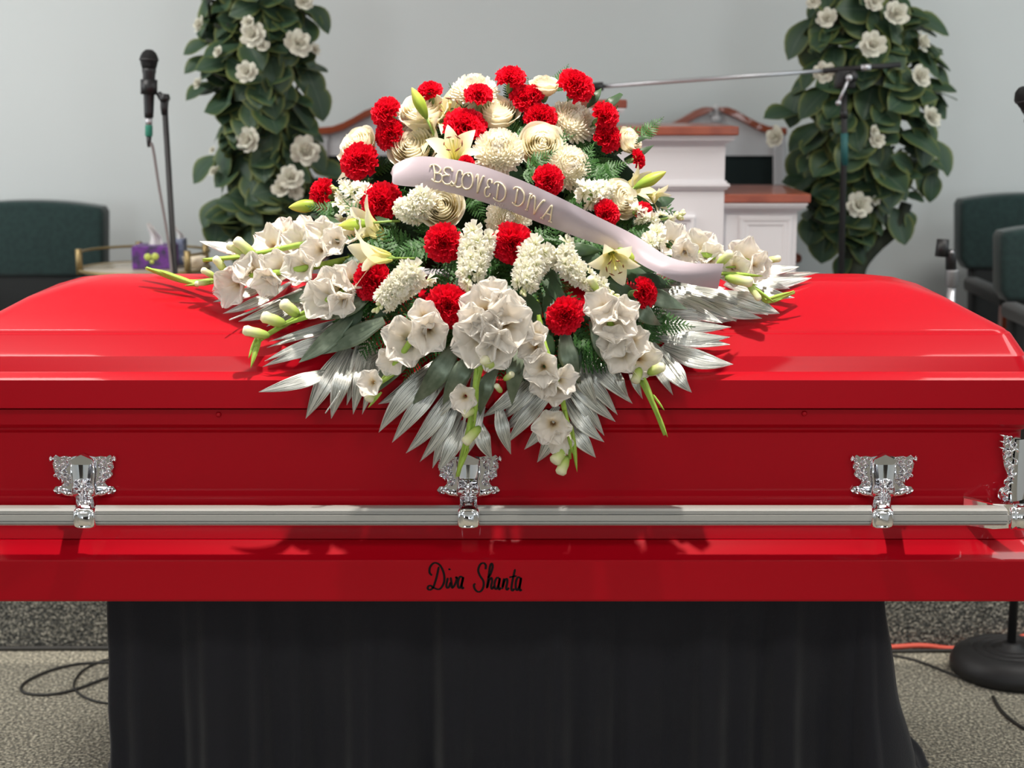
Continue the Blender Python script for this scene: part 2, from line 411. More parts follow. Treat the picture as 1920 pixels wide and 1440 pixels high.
# ---- handle bracket, drawn in detail units (u right, v up, both 1/7.2 px)
K = pxm(900, BD-.01)/7.2
def bracket(px):
    o = at(px, 925, BD-.001)          # centre of the plate
    def P(u, v, d): return V((o.x+u*K, o.y-d, o.z+v*K))
    def UV(zx, zy): return zx-640, 756-zy        # from the close-up's coordinates
    h = MB().add(prism([(a-640, 756-b) for a, b in ((235, 250), (275, 215), (325, 245), (400, 232), (475, 245), (640, 215), (805, 245), (880, 232), (955, 245), (1005, 215), (1045, 250), (1035, 330), (1050, 385),
         (1025, 440), (1030, 490), (985, 535), (930, 545), (915, 600), (960, 650), (1030, 655), (1065, 705), (1030, 760), (900, 745), (800, 800), (480, 800), (380, 745), (250, 760), (215, 705), (250, 655), (320, 650), (365, 600), (350, 545), (295, 535), (250, 490), (255, 440), (230, 385), (245, 330))],
         P, 0, .004)).obj('handle_bracket', M['chrome'], casket, smooth=False)
    h['label'] = 'ornate polished chrome handle bracket'
    # recessed mirror column with pediment
    c = MB()
    def col(u, v):
        z = 250+v*400; wd = 140-30*v; zx = 640+(u-.5)*2*wd
        return P(*UV(zx, z), .008+.010*(abs(u-.5)*2)**2+.004*v)
    c.add(grid(col, 10, 8)); c.obj('mirror_column', M['chrome'], h)
    MB().add(prism([UV(*q) for q in ((488, 262), (640, 192), (792, 262), (772, 318), (740, 330), (540, 330), (508, 318))], P, .002, .019)).obj('pediment', M['chrome'], h, smooth=False)
    s = MB()
    for sg in (-1, 1):
        # fluted pilaster beside the column
        s.add(tube([P(sg*140, 480-0, .010), P(sg*150, 300, .014), P(sg*128, 150, .014), P(sg*150, 0, .012), P(sg*170, -30, .008)], 20*K, 8))
        s.add(tube([P(sg*105, 480, .010), P(sg*112, 300, .013), P(sg*98, 150, .013), P(sg*120, 20, .010)], 11*K, 6))
        # acanthus curls
        for (cu, cv, r, a0, a1, th) in ((260, 430, 48, 200, -60, 16), (370, 440, 42, 0, 300, 15), (395, 520, 30, 30, 260, 13), (345, 365, 46, -40, 250, 15), (240, 350, 46, 100, -150, 15), (300, 300, 50, 20, 280, 15),
                                        (235, 250, 44, -20, 220, 14), (365, 290, 34, 180, -90, 13), (300, 220, 36, 60, 300, 13), (210, 190, 38, 0, 260, 13), (255, 150, 34, 180, -60, 13), (330, 240, 26, 0, 270, 12), (200, 500, 22, 0, 270, 11), (280, 505, 26, 0, 300, 11)):
            pts = []
            for k in range(11):
                t = k/10; a = math.radians(a0+(a1-a0)*t); rr = r*(1-.55*t)
                pts.append(P(sg*(cu+rr*math.cos(a)), cv-0+rr*math.sin(a)-30, .006+.009*math.sin(PI*t)))
            s.add(tube(pts, lambda q, th=th: th*K*(1-.45*q), 6))
        for k in range(9):      # leaf tips
            a = math.radians(-30+k*22)
            b = P(sg*400, 490, .006)
            if k < 5: s.add(tube([b, b+V((sg*math.cos(a), 0, math.sin(a)))*44*K+V((0, -.004, 0)), b+V((sg*math.cos(a), 0, math.sin(a)))*66*K], lambda q: 11*K*(1.05-q), 5))
        # foot tab
        s.add(tube([P(sg*150, 0, .006), P(sg*250, 20, .008), P(sg*335, 50, .005)], lambda q: (46-6*q)*K, 8))
        s.add(lathe([(50*K, 0), (50*K, .007), (40*K, .010), (36*K, .006), (28*K, .006), (24*K, .011), (8*K, .013), (.001*K, .013)], 16), frame_to((0, -1, 0), 0, P(sg*335, 50, 0)))
    s.obj('scrollwork', M['chrome'], h)
    # little crown of crossed leaves on the lower column
    g = MB()
    for sg in (-1, 1):
        for zz in (560, 640, 720):
            g.add(tube([P(*UV(640, zz+50), .018), P(*UV(640+sg*40, zz+10), .023), P(*UV(640+sg*72, zz-15), .017)], lambda q: 17*K*(1.1-.6*q), 6))
            g.add(tube([P(*UV(640, zz), .02), P(*UV(640+sg*36, zz+40), .022), P(*UV(640+sg*66, zz+62), .017)], lambda q: 13*K*(1.1-.6*q), 6))
    g.add(tube([P(*UV(640, 540), .018), P(*UV(640, 620), .024), P(*UV(640, 790), .022)], 22*K, 6))
    g.add(prism([UV(*q) for q in ((520, 660), (760, 660), (790, 740), (740, 800), (540, 800), (490, 740))], P, .004, .017))
    g.obj('crest', M['chrome'], h, smooth=True)
    # arm and clamp around the bar
    zc = zpx(968.5, RAIL_D)
    k = pxm(968, RAIL_D)
    a0 = P(*UV(640, 780), .012)
    ax = at(px+ (960-px)*-.004, 968, RAIL_D-.02).x
    a1 = V((ax, RAIL_D-.004, zc+20*k))
    def arm(u, v):
        p = a0.lerp(a1, v); wd = (17.5-1.5*math.sin(PI*v))*k
        return p+V(((math.cos(u*2*PI))*wd, math.sin(u*2*PI)*.012, math.sin(PI*v)*.006))
    MB().add(grid(arm, 16, 8, True)).obj('arm', M['chrome'], h)
    q = MB()
    def rr(hw, hh, y, bul=0.):
        pts = []
        for kx in range(24):
            a = 2*PI*kx/24; c_, s_ = math.cos(a), math.sin(a)
            x = hw*math.copysign(abs(c_)**.45, c_)*(1+.06*math.cos(s_)); z = hh*math.copysign(abs(s_)**.45, s_)
            pts.append((ax+x, y+bul*abs(s_)**2, zc-0*k+z))
        return pts
    q.add(loft([rr(18*k, 20*k, RAIL_D+.018), rr(19.5*k, 20.5*k, RAIL_D-.002), rr(19.5*k, 20.5*k, RAIL_D-.016, .006), rr(17.5*k, 18.5*k, RAIL_D-.022, .006), rr(14*k, 16*k, RAIL_D-.022, .005), rr(12.5*k, 14.5*k, RAIL_D-.018, .004), rr(10*k, 12*k, RAIL_D-.021, .003)]))
    q.obj('clamp', M['chrome'], h)
for px in (160, 878.5, 1653): bracket(px)
# ---- corner pieces at both ends of the bar
def corner(px, sg):
    o = at(px, 880, BD-.012); k = pxm(900, BD)
    def P(u, v, d): return V((o.x+sg*u*k, o.y-d, o.z+v*k))
    h = MB().add(prism([(-18, 66), (-6, 58), (4, 62), (14, 60), (18, 20), (14, -30), (6, -64), (-10, -64), (-22, -52), (-22, -40), (-10, -32), (-6, -10), (-14, 8), (-18, 30)], P, -.012, .004)).obj('corner_bracket', M['chrome'], casket, smooth=False)
    h['label'] = 'ornate chrome corner piece holding the bar end'
    s = MB()
    for cu, cv, r, a0, a1 in ((-10, 58, 8, 20, 280), (-12, 46, 8, 0, 250), (0, 50, 8, 120, 400), (-8, 32, 8, 200, -80), (-10, 20, 8, 40, 290), (2, 34, 8, 0, 260), (2, 18, 8, 180, 430), (-4, 4, 7, 0, 280), (4, -4, 7, 90, 360), (-2, -16, 7, 200, -60), (-10, -22, 7, 0, 270), (-2, -30, 7, 30, 300), (-14, -44, 7, 0, 320), (-4, -46, 6, 0, 300)):
        pts = []
        for i in range(11):
            t = i/10; a = math.radians(a0+(a1-a0)*t); rr = r*(1-.5*t)
            pts.append(P(cu+rr*math.cos(a), cv+rr*math.sin(a), .006+.008*math.sin(PI*t)))
        s.add(tube(pts, lambda q: 2.4*k*(1-.4*q), 6))
    for i in range(3): s.add(tube([P(-8, 62-i*12, .004), P(-20, 66-i*12, .008), P(-27, 68-i*12, .004)], lambda q: 3*k*(1.1-.8*q), 5))
    s.add(lathe([(8*k, 0), (8*k, .006), (5*k, .006), (4*k, .010), (.1*k, .011)], 14), frame_to((0, -1, 0), 0, P(-14, -40, .003)))
    s.obj('scrollwork', M['chrome'], h)
    # smooth plate that turns round the corner
    pl = MB()
    def plate(u, v):
        zz = 58-118*v; uu = 5+u*51
        return P(uu-6*v, zz, .009-.05*u*u)
    pl.add(grid(plate, 8, 6)); pl.obj('corner_plate', M['chrome'], h)
    # swept wedge arm running out to the bar
    rz = zpx(968.5, RAIL_D)
    a = MB()
    yb = BD-.004
    x = lambda pp, D, py=940: at(px+sg*pp, py, D).x
    A = [V((x(-88, yb), yb, zpx(932, yb))), V((x(-88, yb), yb, zpx(984, yb)))]
    B = [V((x(-30, 3.09), 3.09, zpx(945, 3.09))), V((x(-30, 3.09), 3.09, zpx(992, 3.09)))]
    Cc = [V((x(6, 3.06), 3.06, zpx(946, 3.06))), V((x(6, 3.06), 3.06, zpx(990, 3.06)))]
    off = V((0, .012, 0))
    pts = [A[0], B[0], Cc[0], Cc[1], B[1], A[1]]
    v = [tuple(p) for p in pts]+[tuple(p+off) for p in pts]
    f = [(0, 1, 4, 5), (1, 2, 3, 4), (6, 11, 10, 7), (7, 10, 9, 8)]+[(i, i+6, (i+1) % 6+6, (i+1) % 6) for i in range(6)]
    a.add((v, f)); a.add(tube([A[0], B[0], Cc[0]], 2.2*k, 6)); a.obj('swept_arm', M['chrome'], h, smooth=False)
    c = MB(); ax = at(px+sg*22, 968, RAIL_D).x
    c.add(loft([[(ax+sg*(dx)*k, RAIL_D-.002+r*k*.9*math.sin(2*PI*i/20), rz+r*k*math.cos(2*PI*i/20)) for i in range(20)] for dx, r in ((-27, 20), (-25, 25), (-18, 24), (-15, 20), (-12, 24), (16, 25), (24, 20), (26, 8))]))
    c.obj('end_clamp', M['chrome'], h)
corner(1895, 1); corner(-94, -1)

# ---- painted script name on the base front, written stroke by stroke
def stroke(pts, wid, place, vary=.3, n=7):
    q = catmull([(a, b, 0) for a, b in pts], n); v, f = [], []
    for i, p in enumerate(q):
        t = q[min(i+1, len(q)-1)]-q[max(i-1, 0)]; t = t.normalized() if t.length else V((1, 0, 0))
        nrm = V((-t.y, t.x, 0)); ww = wid*(1-vary+vary*abs(t.y)*1.2)
        if i in (0, len(q)-1): ww *= .55
        v += [place(*(p+nrm*ww).xy), place(*(p-nrm*ww).xy)]
    for i in range(len(q)-1): f.append((2*i, 2*i+1, 2*i+3, 2*i+2))
    return [tuple(x) for x in v], f
def base_pt(zx, zy): return at(760+zx/4.8, 1000+zy/4.8, 3.0842)
WORD = [[[(302, 300), (280, 400), (252, 490)], [(240, 380), (218, 352), (224, 302), (262, 266), (312, 288), (346, 360), (350, 430), (330, 480), (300, 504), (255, 490), (225, 470), (204, 482), (204, 502), (226, 508), (252, 488)]],
        [[(383, 400), (370, 462), (375, 490), (393, 482), (407, 440)], [(398, 316), (396, 332)]],
        [[(408, 396), (416, 450), (421, 490), (444, 466), (462, 415), (456, 395), (472, 404)]],
        [[(516, 398), (494, 390), (475, 430), (475, 480), (492, 490), (512, 440), (522, 392)], [(520, 395), (508, 460), (513, 496), (528, 486)]],
        [[(722, 324), (724, 288), (705, 268), (675, 280), (656, 330), (671, 380), (702, 430), (702, 482), (680, 520), (650, 525), (625, 500), (617, 466), (631, 452)]],
        [[(742, 400), (765, 370), (786, 305), (778, 272), (762, 300), (748, 400), (733, 496)], [(737, 490), (755, 424), (774, 400), (781, 430), (772, 480), (780, 500), (798, 478)]],
        [[(847, 406), (825, 400), (805, 440), (805, 490), (822, 500), (842, 455), (852, 402)], [(850, 404), (840, 470), (845, 505), (862, 490)]],
        [[(888, 405), (872, 502)], [(875, 485), (895, 424), (914, 410), (918, 440), (908, 490), (916, 508), (934, 490)]],
        [[(988, 322), (966, 420), (955, 496), (965, 516), (982, 498)], [(935, 396), (965, 390), (1002, 384)]],
        [[(1036, 402), (1012, 396), (995, 440), (995, 496), (1010, 510), (1032, 462), (1043, 398)], [(1041, 400), (1030, 470), (1032, 514), (1050, 506)]]]
let = MB()
for ch in WORD:
    for s_ in ch: let.add(stroke(s_, 9.6, base_pt))
lt = let.obj('lettering', M['ink'], casket, smooth=False); lt['label'] = 'dark cursive name on the base front'

# ================================================================== draped stand
def drape():
    st = thing('draped_stand', 'stand under the red casket hidden by a pleated black floor cloth', 'stand', (CX, 3.45, 0))
    zt = BASE_Z0-.004
    xl, xr, yf, yb = at(203, 1132, 3.20).x, at(1652, 1132, 3.20).x, 3.20, 3.66
    per = []
    n_f, n_s = 300, 70
    def fold(s): return .75*math.sin(s*13+1.6*math.sin(s*4.3))+.38*math.sin(s*29+2+1.2*math.sin(s*9))+.14*math.sin(s*61+math.sin(s*17))
    def pt(s, v):
        L1, L2 = xr-xl, yb-yf; tot = 2*(L1+L2); q = s*tot
        if q < L1: p, nn = V((xl+q, yf, 0)), V((0, -1, 0))
        elif q < L1+L2: p, nn = V((xr, yf+q-L1, 0)), V((1, 0, 0))
        elif q < 2*L1+L2: p, nn = V((xr-(q-L1-L2), yb, 0)), V((0, 1, 0))
        else: p, nn = V((xl, yb-(q-2*L1-L2), 0)), V((-1, 0, 0))
        # soften the corners
        cx, cy = (p.x-(xl+xr)/2), (p.y-(yf+yb)/2)
        nr = (nn + .6*V((math.copysign(max(0, abs(cx)-(xr-xl)/2+.06)/.06, cx), math.copysign(max(0, abs(cy)-(yb-yf)/2+.06)/.06, cy), 0))).normalized()
        f = fold(q*2.1)
        # straight hanging cloth that kicks out and breaks near the floor
        amp = .007+.030*v**.8
        out = .012*v+.012*v**3+(.085*v**1.5+.07*max(0, v-.74)/.26 if nn.x > .5 or (nn.y < 0 and q > L1-.05) else 0)
        wr = .006*math.sin(v*17+q*6)*v+.012*max(0, v-.6)*math.sin(v*40+q*11)
        p = p+nr*(out+amp*f+wr)
        return V((p.x, p.y, zt*(1-v)+.004))
    sk = MB().add(grid(pt, 640, 40, True)).obj('skirt', M['drape'], st)
    tp = MB().add(box(xl+.01, xr-.01, yf+.01, yb-.01, zt-.03, zt-.004)).obj('stand_top', M['drape'], st, smooth=False)
    for sx in (xl+.2, xr-.2):
        for y in (yf+.08, yb-.08):
            MB().add(tube([(sx, y, 0), (sx, y, zt-.03)], .015, 10)).obj('leg', M['blk_metal'], st)
drape()

# ================================================================== chairs, pulpit, thrones at the back
def poly_slab(name, px_pts, D0, D1, m, parent, bev=.0, lab=None, smooth=False):
    """upright board: outline at distance D0, thickness back to D1"""
    q = [at(x, y, D0) for x, y in px_pts]
    bm = bmesh.new()
    a = [bm.verts.new(p) for p in q]; b = [bm.verts.new((p.x, D1, p.z)) for p in q]
    bm.faces.new(a); bm.faces.new(list(reversed(b)))
    n = len(q)
    for i in range(n): bm.faces.new((a[(i+1) % n], a[i], b[i], b[(i+1) % n]))
    bmesh.ops.recalc_face_normals(bm, faces=bm.faces[:])
    if bev:
        es = [e for e in bm.edges if abs(e.verts[0].co.y-e.verts[1].co.y) < 1e-6]
        bmesh.ops.bevel(bm, geom=es, offset=bev, segments=3, affect='EDGES', profile=.5)
    me = bpy.data.meshes.new(name); bm.to_mesh(me); bm.free()
    me.materials.append(M[m])
    o = link(name, me, parent)
    if smooth:
        me.polygons.foreach_set('use_smooth', [True]*len(me.polygons)); auto_smooth(o, 40)
    if lab: o['label'] = lab
    return o
def pulpit_chair(cx, hw, top, D, label, sag=12, grp='green upholstered chairs on the platform'):
    g = at(cx, 500, D)
    t = thing('upholstered_chair', label, 'chair', (g.x, D, PLAT), grp)
    def arc(hw_, y0, s): return [(cx-hw_+2*hw_*k/12, y0+s*abs(k/6-1)**2.2) for k in range(13)]
    pts = [(cx-hw, top+122)]+[(cx-hw, top+22)]+arc(hw-6, top, sag)+[(cx+hw, top+22), (cx+hw, top+122), (cx+hw-12, top+142), (cx-hw+12, top+142)]
    poly_slab('headrest', pts, D, D+.11, 'fabric', t, .018, smooth=True)
    w2 = hw-22
    poly_slab('backrest', [(cx-w2, top+336), (cx-w2, top+140), (cx-w2+8, top+128), (cx+w2-8, top+128), (cx+w2, top+140), (cx+w2, top+336)], D+.015, D+.10, 'fabric_dk', t, .015, 'darker lower back', True)
    x0, x1 = at(cx-w2, 700, D).x, at(cx+w2, 700, D).x
    MB().add(box(x0-.03, x1+.03, D-.48, D+.02, PLAT+.36, PLAT+.48, .03)).obj('seat', M['fabric_dk'], t)
    for x in (x0, x1):
        MB().add(box(x-.045, x+.015, D-.42, D+.03, PLAT+.62, PLAT+.67, .015)).obj('armrest', M['fabric_dk'], t)
        MB().add(box(x-.03, x, D-.40, D-.36, PLAT+.47, PLAT+.625)).obj('arm_post', M['wood'], t, smooth=False)
        for y in (D-.44, D+.03):
            MB().add(box(x-.01, x+.03, y-.02, y+.02, PLAT, PLAT+.37)).obj('leg', M['wood'], t, smooth=False)
pulpit_chair(50, 143, 377, 5.62, 'wide dark green upholstered chair by the brass side table')
pulpit_chair(1944, 142, 363, 5.62, 'dark green upholstered chair against the wall behind the empty microphone clip')
pulpit_chair(1996, 118, 424, 4.95, 'dark green chair partly cut off by the frame, in front of another green chair')

# ---- pulpit of three stepped tiers
def pulpit():
    D = 4.75
    g = at(1130, 400, D)
    t = thing('pulpit', 'white stepped pulpit with varnished wood tops behind the flower spray', 'pulpit', (g.x, D, PLAT))
    X = lambda px, py=400, d=D: at(px, py, d).x
    Z = lambda py, d=D: at(960, py, d).z
    # wings and middle, each: body, cornice, top
    def tier(xl, xr, ytop, ybot, d0, d1, over, name):
        zt, zb = Z(ytop, d0-over), Z(ybot, d0-over)
        a, b = X(xl, ytop, d0-over), X(xr, ytop, d0-over)
        k = .0016
        MB().add(box(a, b, d0-over, d1, zb, zt, .004)).obj('wood_top', M['wood'], t, smooth=False)
        MB().add(box(a+.034, b-.034, d0, d1-.02, PLAT, zb)).obj('body', M['white'], t, smooth=False)
        c = MB()
        for i, (dz, o) in enumerate(((0, .026), (.007, .022), (.013, .014), (.018, .008))):
            c.add(box(a+.034-o, b-.034+o, d0-o, d1-.02, zb-dz-.007, zb-dz))
        c.obj('cornice', M['white'], t, smooth=False)
        return a+.034, b-.034, zb
    a, b, z = tier(739, 1521, 364, 381, D, D+.46, .03, 'wing')
    def panel(x0, x1, z0, z1, d, rel=1.):
        f = MB(); prof = ((0, .002), (0, -.010), (.004, -.014), (.012, -.013), (.015, -.007), (.024, -.007), (.030, .002))
        f.add(loft([[(x0+o, d+e*rel, z0+o), (x1-o, d+e*rel, z0+o), (x1-o, d+e*rel, z1-o), (x0+o, d+e*rel, z1-o)] for o, e in prof], False, False))
        f.obj('panel_moulding', M['white'], t, smooth=False)
    for lo, hi in ((1386, 1486), (774, 874)): panel(X(lo), X(hi), PLAT+.12, Z(406), D, .3)
    D2 = D-.035
    a, b, z = tier(875, 1386, 237, 254, D2, D+.42, .035, 'middle')
    c = MB()
    for dz, o in ((0, .006), (.008, .014), (.016, .008)): c.add(box(a-o, b+o, D2-o, D+.3, Z(338)-dz-.008, Z(338)-dz))
    c.obj('belt_moulding', M['white'], t, smooth=False)
    panel(X(960, 400, D2), X(1303, 400, D2), PLAT+.12, Z(404, D2), D2)
    tier(1085, 1176, 187, 203, D+.10, D+.40, .02, 'book rest')
    # ledge with a pale paper on it
pulpit()
def throne(cx, label):
    D = 5.78
    g = at(cx, 400, D)
    t = thing('throne_chair', label, 'chair', (g.x, D, PLAT), 'tall white chairs behind the pulpit')
    top = [(4, 203), (12, 201), (22, 201), (38, 207), (60, 220), (80, 230), (100, 237), (133, 240)]
    bot = [(133, 253), (100, 251), (78, 244), (58, 233), (38, 222), (18, 214), (8, 209)]
    for s in (-1, 1):
        P = [(cx+s*x, y) for x, y in top+bot]
        poly_slab('crest_scroll', P, D-.03, D+.05, 'wood', t, .004)
        poly_slab('post', [(cx+s*x, y) for x, y in ((108, 250), (131, 250), (131, 560), (108, 560))], D-.01, D+.05, 'white', t)
        f = MB()
        for x in (112, 118, 124):
            a, b = at(cx+s*x, 262, D-.014), at(cx+s*x, 555, D-.014)
            f.add(tube([a, b], .004, 6))
        f.obj('fluting', M['white'], t)
        e0, e1 = at(cx+s*134, 478, D-.1), None
        x = at(cx+s*120, 470, D-.2).x
        MB().add(box(x-.035, x+.035, D-.44, D, at(960, 492, D-.4).z, at(960, 474, D-.4).z, .012)).obj('armrest', M['wood'], t)
        MB().add(box(x-.025, x+.025, D-.40, D-.35, PLAT, at(960, 491, D-.4).z)).obj('front_leg', M['white'], t, smooth=False)
        MB().add(box(x-.025, x+.025, D, D+.05, PLAT, at(960, 560, D).z)).obj('rear_leg', M['white'], t, smooth=False)
    P = [(cx-110, 249), (cx-78, 243), (cx-58, 232), (cx-38, 221), (cx-12, 211), (cx, 222), (cx+12, 211), (cx+38, 221), (cx+58, 232), (cx+78, 243), (cx+110, 249), (cx+110, 292), (cx-110, 292)]
    poly_slab('pediment_panel', P, D, D+.04, 'white', t)
    fin = at(cx, 214, D)
    MB().add(lathe([(.018, -.03), (.022, -.01), (.012, .0), (.02, .012), (.014, .026), (.002, .034)], 14), Matrix.Translation(fin)).obj('finial', M['white'], t)
    poly_slab('back_panel', [(cx-110, 291), (cx+110, 291), (cx+110, 520), (cx-110, 520)], D+.012, D+.04, 'panel_dark', t, lab='dark green back panel')
    x0, x1 = at(cx-112, 500, D).x, at(cx+112, 500, D).x
    MB().add(box(x0, x1, D-.42, D, PLAT+.38, PLAT+.5, .02)).obj('seat', M['panel_dark'], t)
throne(1343, 'tall white chair with open swan neck crest, right of the pulpit')
throne(722, 'tall white chair whose wood crest shows left of the flower spray')

# ---- brass side table with its tissue boxes
def side_table():
    c = at(272, 503, 4.97); zt = c.z
    t = thing('side_table', 'round brass side table with gallery rail beside the green chair', 'table', (c.x, c.y, PLAT))
    r = .195
    MB().add(lathe([(r-.01, -.012), (r, -.006), (r, 0), (r-.012, .004), (.001, .004)], 40), Matrix.Translation(c)).obj('table_top', M['glass_top'], t)
    def ringp(rad, z): return [(c.x+rad*math.cos(2*PI*k/36), c.y+rad*.95*math.sin(2*PI*k/36), z) for k in range(37)]
    MB().add(tube(ringp(r+.004, zt), .006, 8, False)).obj('rim', M['brass'], t)
    rp = r+.004
    MB().add(tube([(c.x+rp*math.cos(math.radians(a)), c.y+rp*.95*math.sin(math.radians(a)), zt+.052) for a in range(-38, 205, 6)], .0042, 8)).obj('gallery_rail', M['brass'], t)
    for a in (-38, 30, 107, 200):
        a = math.radians(a)
        x, y = c.x+(r+.004)*math.cos(a), c.y+(r+.004)*.95*math.sin(a)
        MB().add(tube([(x, y, zt-.012), (x, y, zt+.066)], .0105, 10)).obj('gallery_post', M['brass'], t)
    for k in range(3):
        a = math.radians(30+120*k); x, y = c.x+(r-.02)*math.cos(a), c.y+(r-.02)*math.sin(a)
        MB().add(tube([(x, y, zt-.01), (c.x+.06*math.cos(a), c.y+.06*math.sin(a), PLAT+.4), (x, y, PLAT)], .011, 10)).obj('leg', M['brass'], t)
    return c, zt+.0045
tc_, tz = side_table()
def tissue_box(px0, px1, ytop, D, dep, m, label, discs=False, tw=.05, th=.075, rot=0.):
    a, b = at(px0, 490, D), at(px1, 490, D); zt = at(px0, ytop, D).z
    cx = (a.x+b.x)/2
    t = thing('tissue_box', label, 'box', (cx, D+dep/2, tz), 'tissue boxes on the brass table')
    MB().add(box(a.x, b.x, D, D+dep, tz, zt, .003)).obj('carton', M[m], t, smooth=False)
    if discs:
        for px, py, rr in ((277, 482, 7), (291, 481, 7), (285, 491, 4)):
            MB().add(lathe([(.001, .0005), (rr*.0016, .0005), (rr*.0016, -.001)], 18), frame_to((0, -1, 0), 0, at(px, py, D-.0008))).obj('printed_disc', M['dot'], t)
    def ts(u, v):
        q = u-.5
        return V((cx+q*tw*(1-.55*v)+.012*math.sin(v*5)*v, D+dep*.5+.012*math.sin(u*9+v*3)*(.3+v), zt-.01+th*v*(1-.35*abs(q)**1.2+.12*math.sin(u*7))))
    MB().add(grid(ts, 14, 10)).obj('tissue', M['tissue'], t)
tissue_box(247, 322, 462, 4.90, .11, 'box_purple', 'purple tissue box with lime discs and a white tissue pulled up', True)
tissue_box(324, 345, 449, 5.04, .06, 'box_blue', 'slate blue tissue box half hidden by the microphone stand', False, .03, .05)
c0 = at(362, 489, 4.93)
bw = MB().add(lathe([(.02, 0), (.026, .003), (.034, .02), (.036, .034), (.034, .034), (.03, .012), (.001, .008)], 24), Matrix.Translation((c0.x, c0.y+.02, tz))).obj('cup', M['cream'])
tag(bw, 'small cream cup at the right end of the brass table', 'cup')

# ================================================================== microphones and stands
PX = lambda py, D: pxm(py, D)
def round_base(t, x, y, z, r=.125, rings=True):
    prof = [(r-.008, 0), (r, .006), (r, .020), (r-.012, .034), (r-.03, .041), (r-.05, .046)]
    if rings:
        for q in (.072, .055, .040): prof += [(q, .047), (q-.003, .044), (q-.006, .044), (q-.009, .049)]
    prof += [(.022, .05), (.019, .062), (.001, .062)]
    MB().add(lathe(prof, 48), Matrix.Translation((x, y, z))).obj('base', M['blk_metal'], t)
def mic(p, d, s, label, conn=True, tape=True):
    """p: centre of the grille, d: direction from grille to tail"""
    t = thing('microphone', label, 'microphone', p)
    T = frame_to(-V(d), 0, p)
    MB().add(lathe([(.001, .026), (.010, .0245), (.019, .017), (.0245, .006), (.0262, -.002), (.0245, -.008), (.023, -.016), (.0195, -.028)], 24), T).obj('grille', M['mesh_grille'], t)
    MB().add(lathe([(.0255, .001), (.0272, .0), (.0272, -.005), (.0255, -.006)], 24), T).obj('grille_band', M['blk_metal'], t)
    MB().add(lathe([(.0195, -.026), (.020, -.034), (.0175, -.045), (.0135, -.15), (.0125, -.165), (.001, -.166)], 24), T).obj('body', M['blk'], t)
    if conn: MB().add(lathe([(.0095, -.164), (.0095, -.186), (.001, -.187)], 16), T).obj('connector', M['steel'], t)
    if tape:
        MB().add(lathe([(.0102, -.186), (.0108, -.19), (.0108, -.214), (.009, -.218), (.001, -.218)], 16), T).obj('tape_band', M['green_tape'], t)
        MB().add(lathe([(.008, -.217), (.006, -.235), (.004, -.248), (.001, -.248)], 14), T).obj('strain_relief', M['blk'], t)
    return T
# left: microphone in a clip on a straight stand
D = 4.62
pm = at(279.5, 110, D); pt_ = at(279, 300, D)
Tm = mic(pm, (pt_-pm), 1, 'black microphone with green taped plug, held upright on the left stand')
st = thing('microphone_stand', 'thin black microphone stand in front of the brass table', 'stand', (at(327, 508, D).x, D, PLAT), 'microphone stands')
top = at(308.5, 196, D); foot = at(328, 512, D); foot2 = top+(foot-top)*((top.z-PLAT-.05)/(top.z-foot.z))
MB().add(tube([top, foot2], lambda q: .0085, 12)).obj('pole', M['blk_metal'], st)
round_base(st, foot2.x, foot2.y, PLAT)
MB().add(tube([at(309, 176, D), at(308, 202, D), at(309, 215, D)], lambda q: .0125-.003*q, 12)).obj('thread_collar', M['blk'], st)
cl = MB()
cl.add(lathe([(.0215, -.058), (.0235, -.058), (.0235, -.10), (.0215, -.10)], 20), Tm)
cl.add(tube([at(296.5, 174, D), at(301, 180, D), at(307, 186, D)], lambda q: .0075+.005*q, 10))
cl.add(tube([V((at(309, 186, D).x-.0, D-.018, at(309, 184, D).z)), V((at(309, 186, D).x, D+.018, at(309, 184, D).z))], .012, 12))
cl.obj('clip', M['blk'], st)
a = Tm @ V((0, 0, -.245))
cb = MB().add(tube(catmull([a, at(286, 275, D), at(298, 350, D-.005), at(312, 430, D-.012), at(321, 500, D-.012), at(326, 600, D-.03), at(335, 690, D-.06)], 6), .0042, 8)).obj('microphone_cable', M['cord_grey'])
tag(cb, 'thin grey cable hanging from the left microphone', 'cable')
# boom stand in front of the right tree
D = 4.98
bt = at(1583, 508, D)
st = thing('boom_stand', 'black boom microphone stand with long chrome arm before the right tree', 'stand', (bt.x, D, PLAT), 'microphone stands')
ptop = at(1582, 168, D); pm_ = at(1583, 262, D)
foot = V((bt.x, D, PLAT+.05))
MB().add(tube([ptop, pm_, foot], .0098, 12)).obj('pole', M['blk_metal'], st)
MB().add(tube([at(1582.5, 206, D), at(1582.5, 222, D)], .0125, 12)).obj('height_collar', M['blk'], st)
MB().add(tube([at(1583, 250, D), at(1583, 310, D)], .0112, 12)).obj('tape_band', M['teal_tape'], st)
round_base(st, bt.x, D, PLAT)
MB().add(tube([at(1128, 162, D-.03), at(1546, 132.5, D-.03)], .0062, 12)).obj('boom_tube', M['steel'], st)
MB().add(tube([at(1544, 132.6, D-.03), at(1688, 121.5, D-.03)], .0088, 12)).obj('boom_sleeve', M['blk_metal'], st)
MB().add(tube([at(1614, 127.3, D-.03), at(1632, 126, D-.03)], .0102, 12)).obj('boom_ring', M['steel'], st)
MB().add(tube([at(1104, 164, D-.03), at(1131, 161.8, D-.03)], .0135, 12)).obj('boom_grip', M['blk'], st)
b = MB(); p = at(1582, 148, D)
b.add(box(p.x-.028, p.x+.028, D-.045, D+.012, p.z-.03, p.z+.026, .006)); b.add(tube([V((p.x+.012, D-.07, p.z+.006)), V((p.x+.012, D+.02, p.z+.006))], .017, 14))
b.obj('clutch', M['blk'], st)
